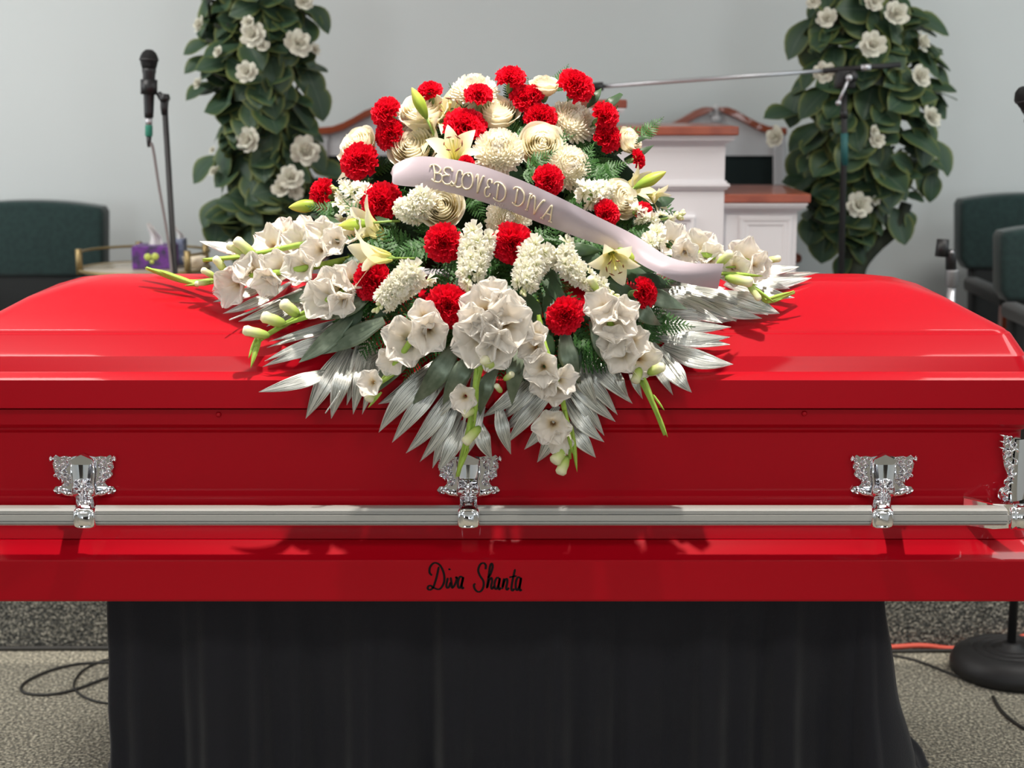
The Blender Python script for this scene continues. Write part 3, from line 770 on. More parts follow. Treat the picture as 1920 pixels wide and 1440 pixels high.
h = MB(); a0, a1 = at(1592, 146, D-.075), at(1572, 193, D-.085)
h.add(tube([a0, a1], .0045, 8)); h.add(lathe([(.001, .009), (.0065, .006), (.009, 0), (.0065, -.006), (.001, -.009)], 12), Matrix.Translation(a1)); h.add(lathe([(.001, .011), (.008, .008), (.011, 0), (.008, -.008), (.001, -.011)], 12), Matrix.Translation(a0))
h.obj('wing_handle', M['steel'], st)
# floor stand at the right with its microphone
bc = on_z(1893, 1262, 0.)
st = thing('microphone_stand', 'black microphone stand with ridged round base on the carpet', 'stand', bc, 'microphone stands')
r = 110*pxm(1262, bc.y)
T = Matrix.Translation(bc) @ Matrix.Scale(r/.125, 4)
prof = [(.117, 0), (.125, .008), (.1255, .024), (.118, .042), (.104, .052), (.088, .056), (.083, .0565), (.080, .053), (.076, .053), (.073, .057), (.062, .058), (.059, .0545), (.055, .0545), (.052, .0585), (.043, .059), (.040, .056), (.036, .056), (.033, .060), (.022, .061), (.020, .067), (.013, .069), (.001, .069)]
MB().add(lathe(prof, 64), T).obj('base', M['blk_metal'], st)
ph = at(1955, 205, bc.y).z
MB().add(tube([bc+V((0, 0, .05)), V((bc.x, bc.y, ph))], .0125, 12)).obj('pole', M['blk_metal'], st)
hd = at(1921, 181, bc.y-.06)
dr = V((.055, .03, -.10)).normalized()
T2 = mic(hd, dr, 1, 'black microphone whose round grille pokes in at the right edge', True, False)
cl = MB(); cl.add(lathe([(.0215, -.062), (.0235, -.062), (.0235, -.10), (.0215, -.10)], 20), T2)
q0 = T2 @ V((0, 0, -.08)); q1 = V((bc.x, bc.y, ph+.01)); ax_ = dr; off = (q1-q0)-ax_*(q1-q0).dot(ax_)
cl.add(tube([q0+off.normalized()*.031, V((bc.x, bc.y, ph+.01)), V((bc.x, bc.y, ph-.03))], lambda q: .009+.004*q, 10)); cl.obj('clip', M['blk'], st)
# short stand with an empty clip
D = 4.55
p = at(1783.5, 545, D)
st = thing('microphone_stand', 'chrome stand with an empty black clip near the right chair', 'stand', (p.x, D, PLAT), 'microphone stands')
MB().add(lathe([(.0145, at(0, 538, D).z), (.0185, at(0, 535, D).z), (.0185, at(0, 511, D).z), (.0195, at(0, 509, D).z), (.0195, at(0, 506, D).z), (.012, at(0, 505, D).z)], 20), Matrix.Translation((p.x, D, 0))).obj('knurled_coupling', M['steel_knurl'], st)
MB().add(tube([V((p.x, D, at(0, 538, D).z)), V((p.x, D, PLAT+.05))], .0125, 12)).obj('pole', M['steel'], st)
round_base(st, p.x, D, PLAT)
MB().add(tube([at(1783, 507, D), at(1782.5, 480, D), at(1783, 468, D)], lambda q: .0155-.002*q, 12)).obj('thread_collar', M['blk'], st)
c = MB(); c0, c1 = at(1765, 481, D), at(1768.5, 449, D); dd = (c1-c0)
c.add(lathe([(.0155, 0), (.0185, 0), (.0175, dd.length), (.0150, dd.length), (.0155, .001)], 22), frame_to(dd, 0, c0)); c.add(tube([at(1772, 472, D), at(1783, 476, D)], .011, 10))
c.obj('clip', M['blk'], st)
MB().add(lathe([(.005, 0), (.005, .003), (.001, .004)], 10), frame_to((0, -1, 0), 0, at(1785, 473, D-.0145))).obj('screw', M['steel'], st)

# ---- floor cables
def cable(pts, rr, m, label, n=6):
    o = MB().add(tube(catmull(pts, n), rr, 8)).obj('floor_cable', M[m]); tag(o, label, 'cable'); return o
F = lambda x, y, r_=.0035: on_z(x, y, r_)
cable([F(250, 1241), F(176, 1243), F(140, 1246), F(95, 1257), F(56, 1274), F(40, 1288), F(46, 1299), F(75, 1303), F(112, 1300), F(150, 1290), F(195, 1273), F(240, 1262)], .0042, 'cord_blk', 'long dark cable loop lying on the carpet left of the drape')
cable([F(240, 1232), F(205, 1235), F(172, 1247), F(150, 1262), F(138, 1284), F(149, 1301), F(180, 1315), F(235, 1322)], .0032, 'cord_blk', 'thinner dark cable curl crossing the long loop beside the drape')
cable([V((-1.9, 4.348, .006)), V((-1.5, 4.346, .006)), V((-1.2, 4.349, .006)), V((-.8, 4.347, .006)), V((-.3, 4.348, .006))], .0075, 'cord_blk', 'straight dark cable along the foot of the platform, left side')
cable([V((.6, 4.343, .007)), V((1.02, 4.342, .010)), V((1.16, 4.343, .016)), V((1.26, 4.345, .007)), V((1.38, 4.343, .024)), V((1.50, 4.343, .055)), V((1.62, 4.35, .075))], .0075, 'cord_red', 'orange red cord draped along the platform foot at the right')
cable([V((.6, 4.330, .006)), V((1.05, 4.328, .005)), V((1.2, 4.330, .006)), V((1.4, 4.328, .005)), V((1.75, 4.33, .006))], .0055, 'cord_blk', 'black cable lying just below the orange red cord')
cable([F(1600, 1222), F(1668, 1228), F(1722, 1240), F(1784, 1264), F(1806, 1272)], .0040, 'cord_blk', 'thin black cable running to the round stand base')
cable([F(1862, 1306), F(1872, 1325), F(1890, 1345), F(1925, 1368), F(1990, 1390)], .0045, 'cord_blk', 'black cable leaving the front of the round stand base')

# ================================================================== leafy silk trees on either side
def leaf_mesh(bend, fold):
    def f(u, v):
        q = (u-.5)*2
        wd = .285*math.sin(PI*v**1.12)**.7 if 0 < v < 1 else .0
        wd = max(wd, .012)
        return V((q*wd, v, fold*abs(q)*wd - bend*v*v + .02*math.sin(v*9+q*2)*abs(q)))
    return MB().add(grid(f, 6, 8)).mesh('leaf', M['leaf'])
LEAVES = [leaf_mesh(.18, .3), leaf_mesh(.42, .18), leaf_mesh(.02, .45), leaf_mesh(.3, .05)]
def silk_flower_mesh(seed):
    rnd = random.Random(seed); m = MB()
    for lay, (n, rad, el, sz) in enumerate(((7, .95, .15, .62), (6, .72, .55, .55), (5, .45, .95, .45), (4, .2, 1.3, .35))):
        for i in range(n):
            a = 2*PI*i/n+lay*.5+rnd.uniform(-.15, .15); e = el+rnd.uniform(-.1, .1)
            rt = V((math.cos(a)*math.cos(e), math.sin(a)*math.cos(e), math.sin(e))); tn = V((-math.sin(a), math.cos(a), 0)); nn = rt.cross(tn)
            def f(u, v):
                q = (u-.5)*2; wd = sz*.62*(math.sin(PI*min(.97, .12+.8*v))**.6)
                return rt*(rad*v)+tn*(q*wd)-nn*(.22*q*q*wd-.18*v*v)+V((0, 0, -.25+.1*lay))
            m.add(grid(f, 5, 5))
    return m.mesh('silk_flower', M['gard'])
SILK = [silk_flower_mesh(1), silk_flower_mesh(2)]
def tree(label, D, prof, trunks, flowers, seed, n, extra):
    rnd = random.Random(seed)
    c = at(prof[3][1], 400, D)
    t = thing('silk_tree', label, 'tree', (at(trunks[0][-1][0], 520, D).x, D, PLAT), 'leafy artificial trees on the platform')
    for k, pth in enumerate(trunks):
        P = [at(x, y, D+dd) for x, y, dd in pth]
        if k == 0: P.append(V((P[-1].x, D, PLAT+.02)))
        MB().add(tube(catmull(P, 6), lambda q, k=k: (.020 if k else .028)+.012*q, 10)).obj('trunk' if k == 0 else 'branch', M['trunk'], t)
    MB().add(lathe([(.10, 0), (.12, .01), (.14, .2), (.15, .22), (.135, .22), (.13, .19), (.001, .19)], 28), Matrix.Translation((at(trunks[0][-1][0], 520, D).x, D, PLAT))).obj('pot', M['blk'], t)
    def cw(y):
        for a, b in zip(prof, prof[1:]):
            if a[0] <= y <= b[0]:
                q = (y-a[0])/(b[0]-a[0]); return a[1]+(b[1]-a[1])*q, a[2]+(b[2]-a[2])*q
        return prof[-1][1], prof[-1][2]
    # dark stems inside
    core = MB()
    for i in range(60):
        y = prof[0][0]+(prof[-1][0]-prof[0][0])*rnd.random(); cx, hw = cw(y)
        a0 = at(cx+rnd.uniform(-.25, .25)*hw, y+60, D); a1 = at(cx+rnd.uniform(-.8, .8)*hw, y-10, D+rnd.uniform(-.12, .16))
        core.add(tube([a0, a0.lerp(a1, .5)+V((0, 0, .02)), a1], .006, 5))
    o = core.obj('twigs', M['trunk'], t); o['kind'] = 'stuff'
    pl = []
    for i in range(n):
        y = prof[0][0]+(prof[-1][0]-prof[0][0])*(i+rnd.random())/n
        cx, hw = cw(y)
        th = rnd.choice((-1, 1))*rnd.random()**.8*PI*.52      # 0 faces the camera
        if i % 5 == 4: th = rnd.uniform(-.9, .9)
        k = pxm(y, D); rad = (hw-26)*k*rnd.uniform(.72, 1.02)
        if i % 4 == 3: rad *= .62
        o = V((math.sin(th), -math.cos(th)*.85, 0))
        p = at(cx, y, D)+o*rad
        pl.append((p, o, rnd.uniform(.10, .15)))
    for px, py, dx, dy, sz in extra:
        p = at(px, py, D-.02); pl.append((p, V((dx*.8, -.5, 0)), sz, V((dx, -.25, -dy))))
    for q in pl:
        p, o, sz = q[:3]
        if len(q) > 3: d = q[3].normalized()
        else: d = (o*rnd.uniform(.25, .8)+V((rnd.uniform(-.7, .7), rnd.uniform(-.3, .1), rnd.uniform(-.95, .35)))).normalized()
        nrm = (o+V((rnd.uniform(-.35, .35), -.35, .75+rnd.uniform(-.3, .3))))
        nrm = (nrm-d*nrm.dot(d)).normalized(); x = d.cross(nrm).normalized()
        Rm = Matrix((x, d, nrm)).transposed().to_4x4()
        T = Matrix.Translation(p-d*sz*.45) @ Rm @ Matrix.Diagonal((sz*rnd.uniform(1.1, 1.5), sz, sz, 1))
        link('leaf', rnd.choice(LEAVES), t, T)
    for px, py, r_, az in flowers:
        cx, hw = cw(max(prof[0][0], py)); k = pxm(py, D)
        q = max(-.96, min(.96, (px-cx)/max(hw, 1)))
        dd = -(hw*k*.95)*math.sqrt(1-q*q)*.85-.03
        link('silk_flower', SILK[(px+py) % 2], t, frame_to(facing(az, rnd.uniform(5, 35)), rnd.uniform(0, 6), at(px, py, D+dd), r_*k*1.0))
tree('tall leafy silk tree with white flowers behind the left microphone stand', 5.22,
     [(-130, 492, 118), (0, 490, 124), (80, 484, 124), (170, 488, 118), (250, 500, 105), (330, 512, 112), (400, 508, 112), (455, 500, 92)],
     [[(480, 60, 0), (478, 250, .02), (468, 400, .02), (476, 470, 0), (480, 520, 0)], [(560, 300, 0), (540, 400, 0), (500, 480, 0), (482, 530, 0)]],
     [(473, 64, 27, -10), (464, 40, 14, -20), (492, 84, 15, 10), (560, 80, 30, 30), (592, 92, 14, 60), (462, 134, 23, -10), (464, 262, 26, -20), (572, 282, 31, 20), (545, 332, 27, 10), (526, 352, 20, -10), (408, 96, 13, -50), (372, 45, 18, -60), (400, 320, 13, -60), (570, 2, 20, 30), (370, 155, 14, -60), (555, 360, 16, 20), (398, 281, 9, -50)],
     5, 285, [(405, 425, -.25, .95, .12), (440, 415, .2, .9, .11), (375, 120, -.8, .5, .11), (372, 85, -.9, .3, .1), (378, 170, -.8, .5, .11), (382, 308, -.8, .5, .11), (598, 180, .5, .9, .13), (585, 150, .5, .9, .13), (600, 25, .7, .6, .1), (395, 395, -.6, .8, .11), (570, 440, .1, .9, .13), (520, 400, .0, 1, .13), (610, 320, .9, .3, .12), (480, 385, -.1, 1, .13), (600, 420, .5, .8, .13)])
tree('tall leafy silk tree with white flowers behind the boom stand', 5.26,
     [(-130, 1600, 118), (0, 1606, 122), (70, 1618, 142), (150, 1628, 156), (240, 1622, 158), (310, 1618, 150), (370, 1590, 105), (440, 1580, 66)],
     [[(1600, 100, 0), (1606, 300, 0), (1602, 420, 0), (1600, 500, 0), (1598, 530, 0)], [(1700, 380, .0), (1682, 425, .0), (1640, 462, 0), (1612, 495, 0), (1602, 530, 0)]],
     [(1682, 24, 27, 10), (1637, 83, 28, 0), (1550, 33, 22, -30), (1732, 78, 22, 60), (1545, 135, 22, -20), (1728, 142, 24, 30), (1748, 218, 24, 40), (1645, 262, 17, 10), (1452, 256, 23, -50), (1611, 384, 27, 0), (1643, 376, 10, 20), (1640, 2, 20, 0), (1525, 3, 15, -20), (1640, 245, 12, 40)],
     11, 285, [(1745, 190, .8, .55, .13), (1740, 35, .9, .1, .13), (1765, 135, .7, .6, .1), (1760, 290, .4, .9, .14), (1740, 320, .2, 1, .14), (1750, 345, .1, 1, .1), (1470, 215, -1, .15, .13), (1490, 190, -.5, .85, .13), (1500, 60, -.6, .6, .14), (1685, 420, .3, .95, .13), (1708, 410, .35, .9, .07), (1712, 370, .9, .35, .07), (1545, 450, -.2, .9, .13), (1525, 425, -.3, .9, .12), (1580, 490, -.6, .8, .1), (1500, 300, -.3, .9, .13), (1535, 360, -.4, .9, .13), (1680, 330, .2, 1, .13), (1650, 370, .4, .9, .11), (1580, 440, 0, 1, .12)])

# ================================================================== the flower spray on the lid
SX = at(945, 515, 3.44).x
spray = thing('casket_spray', 'large red, white and silver flower spray mounded on the casket lid', 'flowers', (SX, 3.42, lid_h(SX, 3.42)))
def interp(tab, x):
    if x <= tab[0][0]: return tab[0][1]
    for a, b in zip(tab, tab[1:]):
        if x <= b[0]: return a[1]+(b[1]-a[1])*(x-a[0])/(b[0]-a[0])
    return tab[-1][1]
def mound_D(px, py):
    D0 = interp([(130, 3.50), (200, 3.42), (300, 3.29), (400, 3.19), (500, 3.11), (600, 3.045), (700, 3.03), (800, 3.05), (900, 3.07)], py)
    W = interp([(130, 210), (200, 280), (300, 320), (400, 390), (450, 470), (500, 580), (560, 570), (600, 520), (700, 430), (800, 320), (900, 260)], py)
    D = D0+.27*min(1.2, ((px-940)/W)**2)
    return min(D, surf_D(px, py)-.025)
def mound(px, py, fwd=0.): return at(px, py, mound_D(px, py)-fwd)
def rz(px, py): return pxm(py, mound_D(px, py))

# ---- foam and dark backing greenery
MB().add(grid(lambda u, v: V((SX+.31*math.sin(PI*max(v, .001))**(1 if v < .5 else .3)*math.cos(2*PI*u), 3.47+.11*math.sin(PI*max(v, .001))**(1 if v < .5 else .3)*math.sin(2*PI*u), 1.315+.19*math.cos(PI*v)*(1 if v < .5 else .66))), 28, 14, True)).obj('floral_foam', M['foam'], spray)

def carnation_mesh(seed):
    rnd = random.Random(seed); m = MB()
    for lay, (n, el, L, wd, r0) in enumerate(((11, 4, 1.0, .62, .0), (11, 22, 1.0, .6, .0), (10, 42, .98, .56, 0), (9, 60, .96, .5, 0), (7, 74, .94, .44, 0), (5, 86, .92, .36, 0))):
        for i in range(n):
            a = 2*PI*i/n+lay*.41+rnd.uniform(-.2, .2); e = math.radians(el+rnd.uniform(-9, 9)); l = L*rnd.uniform(.86, 1.04)
            rt = V((math.cos(a)*math.cos(e), math.sin(a)*math.cos(e), math.sin(e)*.92)); tn = V((-math.sin(a), math.cos(a), 0)); tw = rnd.uniform(-.5, .5)
            nn = rt.cross(tn).normalized(); tn = (tn*math.cos(tw)+nn*math.sin(tw)); nn = rt.cross(tn).normalized(); ph = rnd.uniform(0, 6); fr = rnd.uniform(6, 9)
            def f(u, v):
                q = (u-.5)*2; ww = wd*(.15+.85*v**1.1)
                z = l*v*(1-.10*q*q*v)+(.07 if (round(u*12) % 2) else -.01)*(v > .99)
                return rt*z+tn*(q*ww)+nn*((.15*math.sin(q*fr+ph)+.05*math.sin(q*17+ph))*v*v)+V((0, 0, -.35))
            m.add(grid(f, 12, 5))
    return m.mesh('carnation', M['carn'])
CARN = [carnation_mesh(1), carnation_mesh(2), carnation_mesh(3)]
calyx = MB().add(lathe([(.06, -1.45), (.16, -1.42), (.24, -1.2), (.27, -.8), (.30, -.45), (.36, -.30), (.2, -.28)], 14)).add(lathe([(.05, -2.6), (.055, -1.43)], 8)).mesh('calyx', M['calyx'])
def petal_obj(name, me, parent, T): return link(name, me, parent, T)
def carnation(px, py, r, az=None, el=None, fwd=.02):
    if az is None: az = (px-940)/7.5
    if el is None: el = 28
    T = frame_to(facing(az, el), R(0, 6), mound(px, py, fwd), r*rz(px, py)*1.07)
    o = link('carnation', random.choice(CARN), spray, T @ Matrix.Diagonal((R(.95, 1.08), R(.92, 1.05), R(.9, 1.0), 1)))
    sub('calyx', calyx, o)
# ---- rose: a tight heart plus guard petals that are pieces of their own
def cup(th, span, r0, r1, z0, z1, flare, seed=0, n=(8, 8), close=0.):
    def f(u, v):
        q = (u-.5)*2; a = th+q*span/2+.10*v
        top = z1-.13*q*q-.025*math.cos(q*7+seed)
        r = r0+(r1-r0)*math.sin(min(v, .75)/.75*PI/2)**.8-close*max(0, v-.6)*1.2+flare*max(0, v-.66)**1.4*2.4*(1-.2*q*q)
        z = z0+(top-z0)*v-flare*1.2*max(0, v-.76)**1.6*2.2
        r += .018*math.sin(q*5+seed)*v-.02*q*q
        return V((r*math.cos(a), r*math.sin(a), z))
    return grid(f, n[0], n[1])
def rose_heart(seed):
    rnd = random.Random(seed); m = MB()
    m.add(lathe([(.12, -.7), (.13, .25), (.08, .30), (.01, .28)], 10))
    for i in range(20):
        q = i/19; th = i*2.2+rnd.uniform(-.2, .2)
        m.add(cup(th, 3.0-1.1*q, .10+.16*q, .10+.56*q, -.75, .40-.16*q*q+rnd.uniform(-.02, .02), .02+.16*q, i, (8, 9), .14*(1-q)))
    return m.mesh('rose', M['rose'])
HEART = [rose_heart(4), rose_heart(5)]
GUARD = []
for k in range(8):
    lay = k//4; th = (k % 4)*PI/2+lay*.8
    GUARD.append(MB().add(cup(th, 2.0, .26+.05*lay, .70+.13*lay, -.80, .20-.14*lay, .22+.10*lay, k*1.7, (10, 10))).mesh('petal', M['rose']))
sepal = MB().add(lathe([(.05, -1.3), (.16, -1.2), (.26, -.95), (.28, -.8), (.1, -.72)], 12)).mesh('sepals', M['calyx'])
def rose(px, py, r, az=None, el=None, fwd=.02):
    if az is None: az = (px-940)/8
    if el is None: el = 30
    T = frame_to(facing(az, el), R(0, 6), mound(px, py, fwd), r*rz(px, py)*1.14)
    o = link('rose', random.choice(HEART), spray, T)
    for g in GUARD: sub('petal', g, o)
    sub('sepals', sepal, o)
# ---- chrysanthemum
def mum_mesh(seed, n=300):
    rnd = random.Random(seed); m = MB()
    m.add(grid(lambda u, v: V((.60*math.sin(PI*v*.6)*math.cos(2*PI*u), .60*math.sin(PI*v*.6)*math.sin(2*PI*u), .46*math.cos(PI*v*.6)-.26)), 16, 6, True))
    for i in range(n):
        q = ((i+.5)/n); a = i*2.39996; e = math.radians(90-100*q**.72)
        rt = V((math.cos(a)*math.cos(e), math.sin(a)*math.cos(e), math.sin(e)*.78)); tn = V((-math.sin(a), math.cos(a), 0)); nn = rt.cross(tn).normalized()
        L = (.72+.30*q+rnd.uniform(-.06, .05)); wd = .066+.034*q; cu = .30-.16*q; tw = rnd.uniform(-.15, .15)
        def f(u, v):
            s = (u-.5)*2
            return rt*(L*v*(.98))+tn*(s*wd*math.sin(PI*min(1, .16+.70*v))+tw*v*v*.3)-nn*(-.45*s*s*wd)+V((-math.cos(a)*cu*v**4*.7, -math.sin(a)*cu*v**4*.7, cu*v**3*.45-.30))
        m.add(grid(f, 2, 6))
    return m.mesh('chrysanthemum', M['mum'])
MUM = [mum_mesh(1), mum_mesh(2)]
mcal = MB().add(lathe([(.05, -.9), (.07, -.5), (.28, -.42), (.34, -.30), (.1, -.25)], 14)).mesh('calyx', M['calyx'])
def mum(px, py, r, az=None, el=None, fwd=.02):
    if az is None: az = (px-940)/7
    if el is None: el = 30
    o = link('chrysanthemum', random.choice(MUM), spray, frame_to(facing(az, el), R(0, 6), mound(px, py, fwd), r*rz(px, py)*1.0))
    sub('calyx', mcal, o)
# ---- lily: six recurved petals, stamens
def lily_petal(w_, rec, seed):
    def f(u, v):
        q = (u-.5)*2
        r = .06+.26*v+.80*max(0, v-.28)**1.25; z = -.95+1.25*v-.95*max(0, v-.45)**1.9*rec
        ww = w_*math.sin(PI*min(1, (.10+.90*v)))**.8*(1-.15*v) if v < 1 else .008
        return V((r+.10*q*q*ww*-1, q*ww, z+.22*q*q*ww+.018*math.sin(v*11+seed+q*2)*abs(q)))
    return MB().add(grid(f, 6, 12)).mesh('petal', M['lily'])
LP = [lily_petal(.34, 1., 0), lily_petal(.25, 1.15, 2), lily_petal(.33, .55, 1), lily_petal(.24, .7, 3)]
sm = MB()
for k in range(6):
    a = k*PI/3+.3; sm.add(tube([(0, 0, -.85), (.10*math.cos(a), .10*math.sin(a), -.3), (.26*math.cos(a), .26*math.sin(a), .12)], .014, 5))
sm.add(tube([(0, 0, -.85), (.02, .01, .1), (.03, .02, .28)], lambda q: .022+.02*(q > .92), 6))
STAM = sm.mesh('stamens', M['pistil'])
am = MB()
for k in range(6):
    a = k*PI/3+.3; c_ = V((.26*math.cos(a), .26*math.sin(a), .12)); t_ = V((-math.sin(a), math.cos(a), .4)).normalized()*.09
    am.add(tube([c_-t_, c_, c_+t_], lambda q: .026*math.sin(PI*(.12+.76*q)), 6))
ANTH = am.mesh('anthers', M['anther'])
tubeM = MB().add(lathe([(.03, -1.6), (.035, -1.05), (.10, -.92), (.12, -.75), (.02, -.70)], 10)).mesh('lily', M['stem'])
def lily(px, py, r, az, el, fwd=.03, roll=None, closed=False):
    o = link('lily', tubeM, spray, frame_to(facing(az, el), R(0, 6) if roll is None else roll, mound(px, py, fwd), r*rz(px, py)))
    for k in range(6):
        p = sub('petal', LP[(k % 2)+(2 if closed else 0)], o); p.matrix_basis = Matrix.Rotation(k*PI/3, 4, 'Z')
    if not closed: sub('stamens', STAM, o); sub('anthers', ANTH, o)
def bud_shape(seed, ribs=3):
    def f(u, v):
        a = 2*PI*u; r = .17*math.sin(PI*min(1, .06+.94*v))**.65*(1+.16*abs(math.cos(a*ribs/1.0/2)))*(1.12-.35*abs(v-.55)) if v < 1 else .01
        return V((r*math.cos(a), r*math.sin(a), v))
    return grid(f, 24, 12, True)
LBUD = MB().add(bud_shape(0)).mesh('lily_bud', M['lbud'])
bstem = MB().add(tube([(0, 0, .02), (.02, 0, -.35), (0, .03, -.9)], .045, 8)).mesh('stem', M['stem'])
def lily_bud(x0, y0, x1, y1, f0=.03, f1=.05, fat=1.):
    a = mound(x0, y0, f0); b = at(x1, y1, a.y-.012); L = (b-a).length
    o = link('lily_bud', LBUD, spray, frame_to(b-a, R(0, 6), a, L) @ Matrix.Diagonal((fat, fat, 1, 1)))
    sub('stem', bstem, o)
# ---- stock: stem with small double florets
def stock_floret(seed):
    rnd = random.Random(seed); m = MB()
    for lay, (n, e, s) in enumerate(((5, .1, 1.), (5, .6, .8), (3, 1.1, .55))):
        for i in range(n):
            a = 2*PI*i/n+lay*.6+rnd.uniform(-.2, .2); ee = e+rnd.uniform(-.2, .2)
            rt = V((math.cos(a)*math.cos(ee), math.sin(a)*math.cos(ee), math.sin(ee))); tn = V((-math.sin(a), math.cos(a), 0)); ph = rnd.uniform(0, 6)
            def f(u, v):
                q = (u-.5)*2
                return rt*(s*v)+tn*(q*s*.52*(.2+.8*v)*(1-.25*v*v))+V((0, 0, .16*math.sin(q*4+ph)*v-.15))
            m.add(grid(f, 4, 3))
    return m.mesh('floret', M['stock'])
SF = [stock_floret(1), stock_floret(2), stock_floret(3)]
def stock(path, r, n=20, buds=6, fr=15, fwd=.03):
    P = catmull([mound(x, y, fwd) for x, y in path], 5)
    base = P[0]+V((0, .05, .0))
    o = MB().add(tube([base]+P, lambda q: .0045-.0025*q, 6)).obj('stock_flower', M['stem'], spray)
    k = rz(*path[0])
    n = int(n*.8); fr *= 1.28
    for i in range(n):
        q = (i+.3)/n*.86; j = q*(len(P)-1); a = P[int(j)].lerp(P[min(int(j)+1, len(P)-1)], j % 1)
        t = (P[-1]-P[0]).normalized()
        th = i*2.4+R(-.3, .3); s1 = t.cross(V((0, 1, .2))).normalized(); s2 = t.cross(s1).normalized()
        d = (s1*math.cos(th)+s2*math.sin(th)); 
        if d.y > .35: d.y *= -.6
        d = (d+V((0, -.35, .1))).normalized()
        rad = r*k*(.78-.30*q)
        link('floret', SF[i % 3], o, frame_to((d+t*.25), R(0, 6), a+d*rad, fr*k*(1.18-.45*q)))
    for i in range(buds):
        q = .82+.18*i/max(1, buds-1); j = q*(len(P)-1); a = P[int(j)].lerp(P[min(int(j)+1, len(P)-1)], j % 1)
        d = V((R(-1, 1), -.4, R(-1, 1))).normalized()
        link('bud', GBS, o, frame_to(d+(P[-1]-P[0]).normalized(), 0, a, 14*k))
GBS = MB().add(lathe([(.06, 0), (.16, .12), (.27, .4), (.26, .7), (.14, .95), (.01, 1.0)], 10)).mesh('bud', M['gbud'])
# ---- gladiolus: stem, ruffled funnel florets, buds and green sheaths
def glad_floret(seed):
    rnd = random.Random(seed); m = MB()
    for k in range(6):
        a0 = k*PI/3+rnd.uniform(-.1, .1); L = rnd.uniform(.9, 1.08)*(1.06 if k % 2 else .98); p0 = rnd.uniform(0, 6); rec = rnd.uniform(.3, .9); low = .05 if k % 2 else 0.
        def f(u, v):
            q = (u-.5)*2; w_ = (.10+.50*math.sin(PI*min(1, .92*v**1.15))**.8)*(1-.55*v**6) if v < 1 else .10
            r = .06+.22*v+.86*L*max(0, v-.30)**1.12; z = -.95+1.22*v-rec*.75*max(0, v-.5)**1.7-low
            ruf = (.13*math.sin(q*9+p0)*v+.075*math.sin(v*19+p0)*abs(q)**1.5)*v**1.1
            c_ = V((math.cos(a0), math.sin(a0), 0)); t_ = V((-math.sin(a0), math.cos(a0), 0))
            return c_*(r-.20*q*q*w_)+t_*(q*w_)+V((0, 0, z+.16*q*q*w_+ruf-.03*(1-q*q)*v))
        m.add(grid(f, 12, 12))
    return m.mesh('floret', M['glad'])
GF = [glad_floret(k) for k in range(5)]
gst = MB()
for k in range(3):
    a = k*.9+.4; gst.add(tube([(0, 0, -.7), (.10*math.cos(a), .10*math.sin(a), -.2), (.17*math.cos(a), .17*math.sin(a), .12)], lambda q: .02+.018*(q > .6), 5))
GST = gst.mesh('stamens', M['pistil'])
GB = MB().add(lathe([(.08, 0), (.17, .15), (.21, .42), (.20, .68), (.22, .86), (.16, .97), (.02, 1.0)], 14)).mesh('bud', M['gbud'])
def sheath_mesh():
    def f(u, v):
        q = (u-.5)*2; ww = .15*math.sin(PI*min(1, .18+.82*v))**.8+.004
        return V((q*ww, .16*q*q-.05-.12*math.sin(PI*v*.8), v))
    return MB().add(grid(f, 6, 8)).mesh('sheath', M['gstem'])
SHE = sheath_mesh()
def glad(path, florets, buds, tips, fwd=.02, sr=.0065):
    P = [mound(x, y, fwd) for x, y in path]; P[0] = P[0]+V((0, .11, -.01)); P = catmull(P, 6)
    o = MB().add(tube(P, lambda q: sr*(1.15-.5*q), 8)).obj('gladiolus', M['gstem'], spray)
    k = rz(*path[len(path)//2])
    for i, (x, y, r, az, el) in enumerate(florets):
        T = frame_to(facing(az, el), R(0, 6), mound(x, y, fwd+.022+.008*(i % 2)), r*k*1.17)
        f = link('floret', random.choice(GF), o, T @ Matrix.Diagonal((R(.92, 1.12), R(.9, 1.05), R(.8, 1.0), 1)))
    for x0, y0, x1, y1, fat in buds:
        a = mound(x0, y0, fwd+.01); b = at(x1, y1, a.y-.018)
        link('bud', GB, o, frame_to(b-a, R(0, 6), a, (b-a).length) @ Matrix.Diagonal((fat, fat, 1, 1)))
    for x0, y0, x1, y1, fat in tips:
        a = mound(x0, y0, fwd+.008); b = at(x1, y1, a.y+.45*(mound_D(x1, y1)-fwd-.018-a.y))
        d = (b-a); z = d.normalized(); yv = V((0, 1, -.35)); yv = (yv-z*yv.dot(z)).normalized(); x = yv.cross(z)
        T = Matrix.Translation(a) @ Matrix((x, yv, z)).transposed().to_4x4() @ Matrix.Scale(d.length, 4) @ Matrix.Diagonal((fat, fat, 1, 1))
        link('sheath', SHE, o, T)
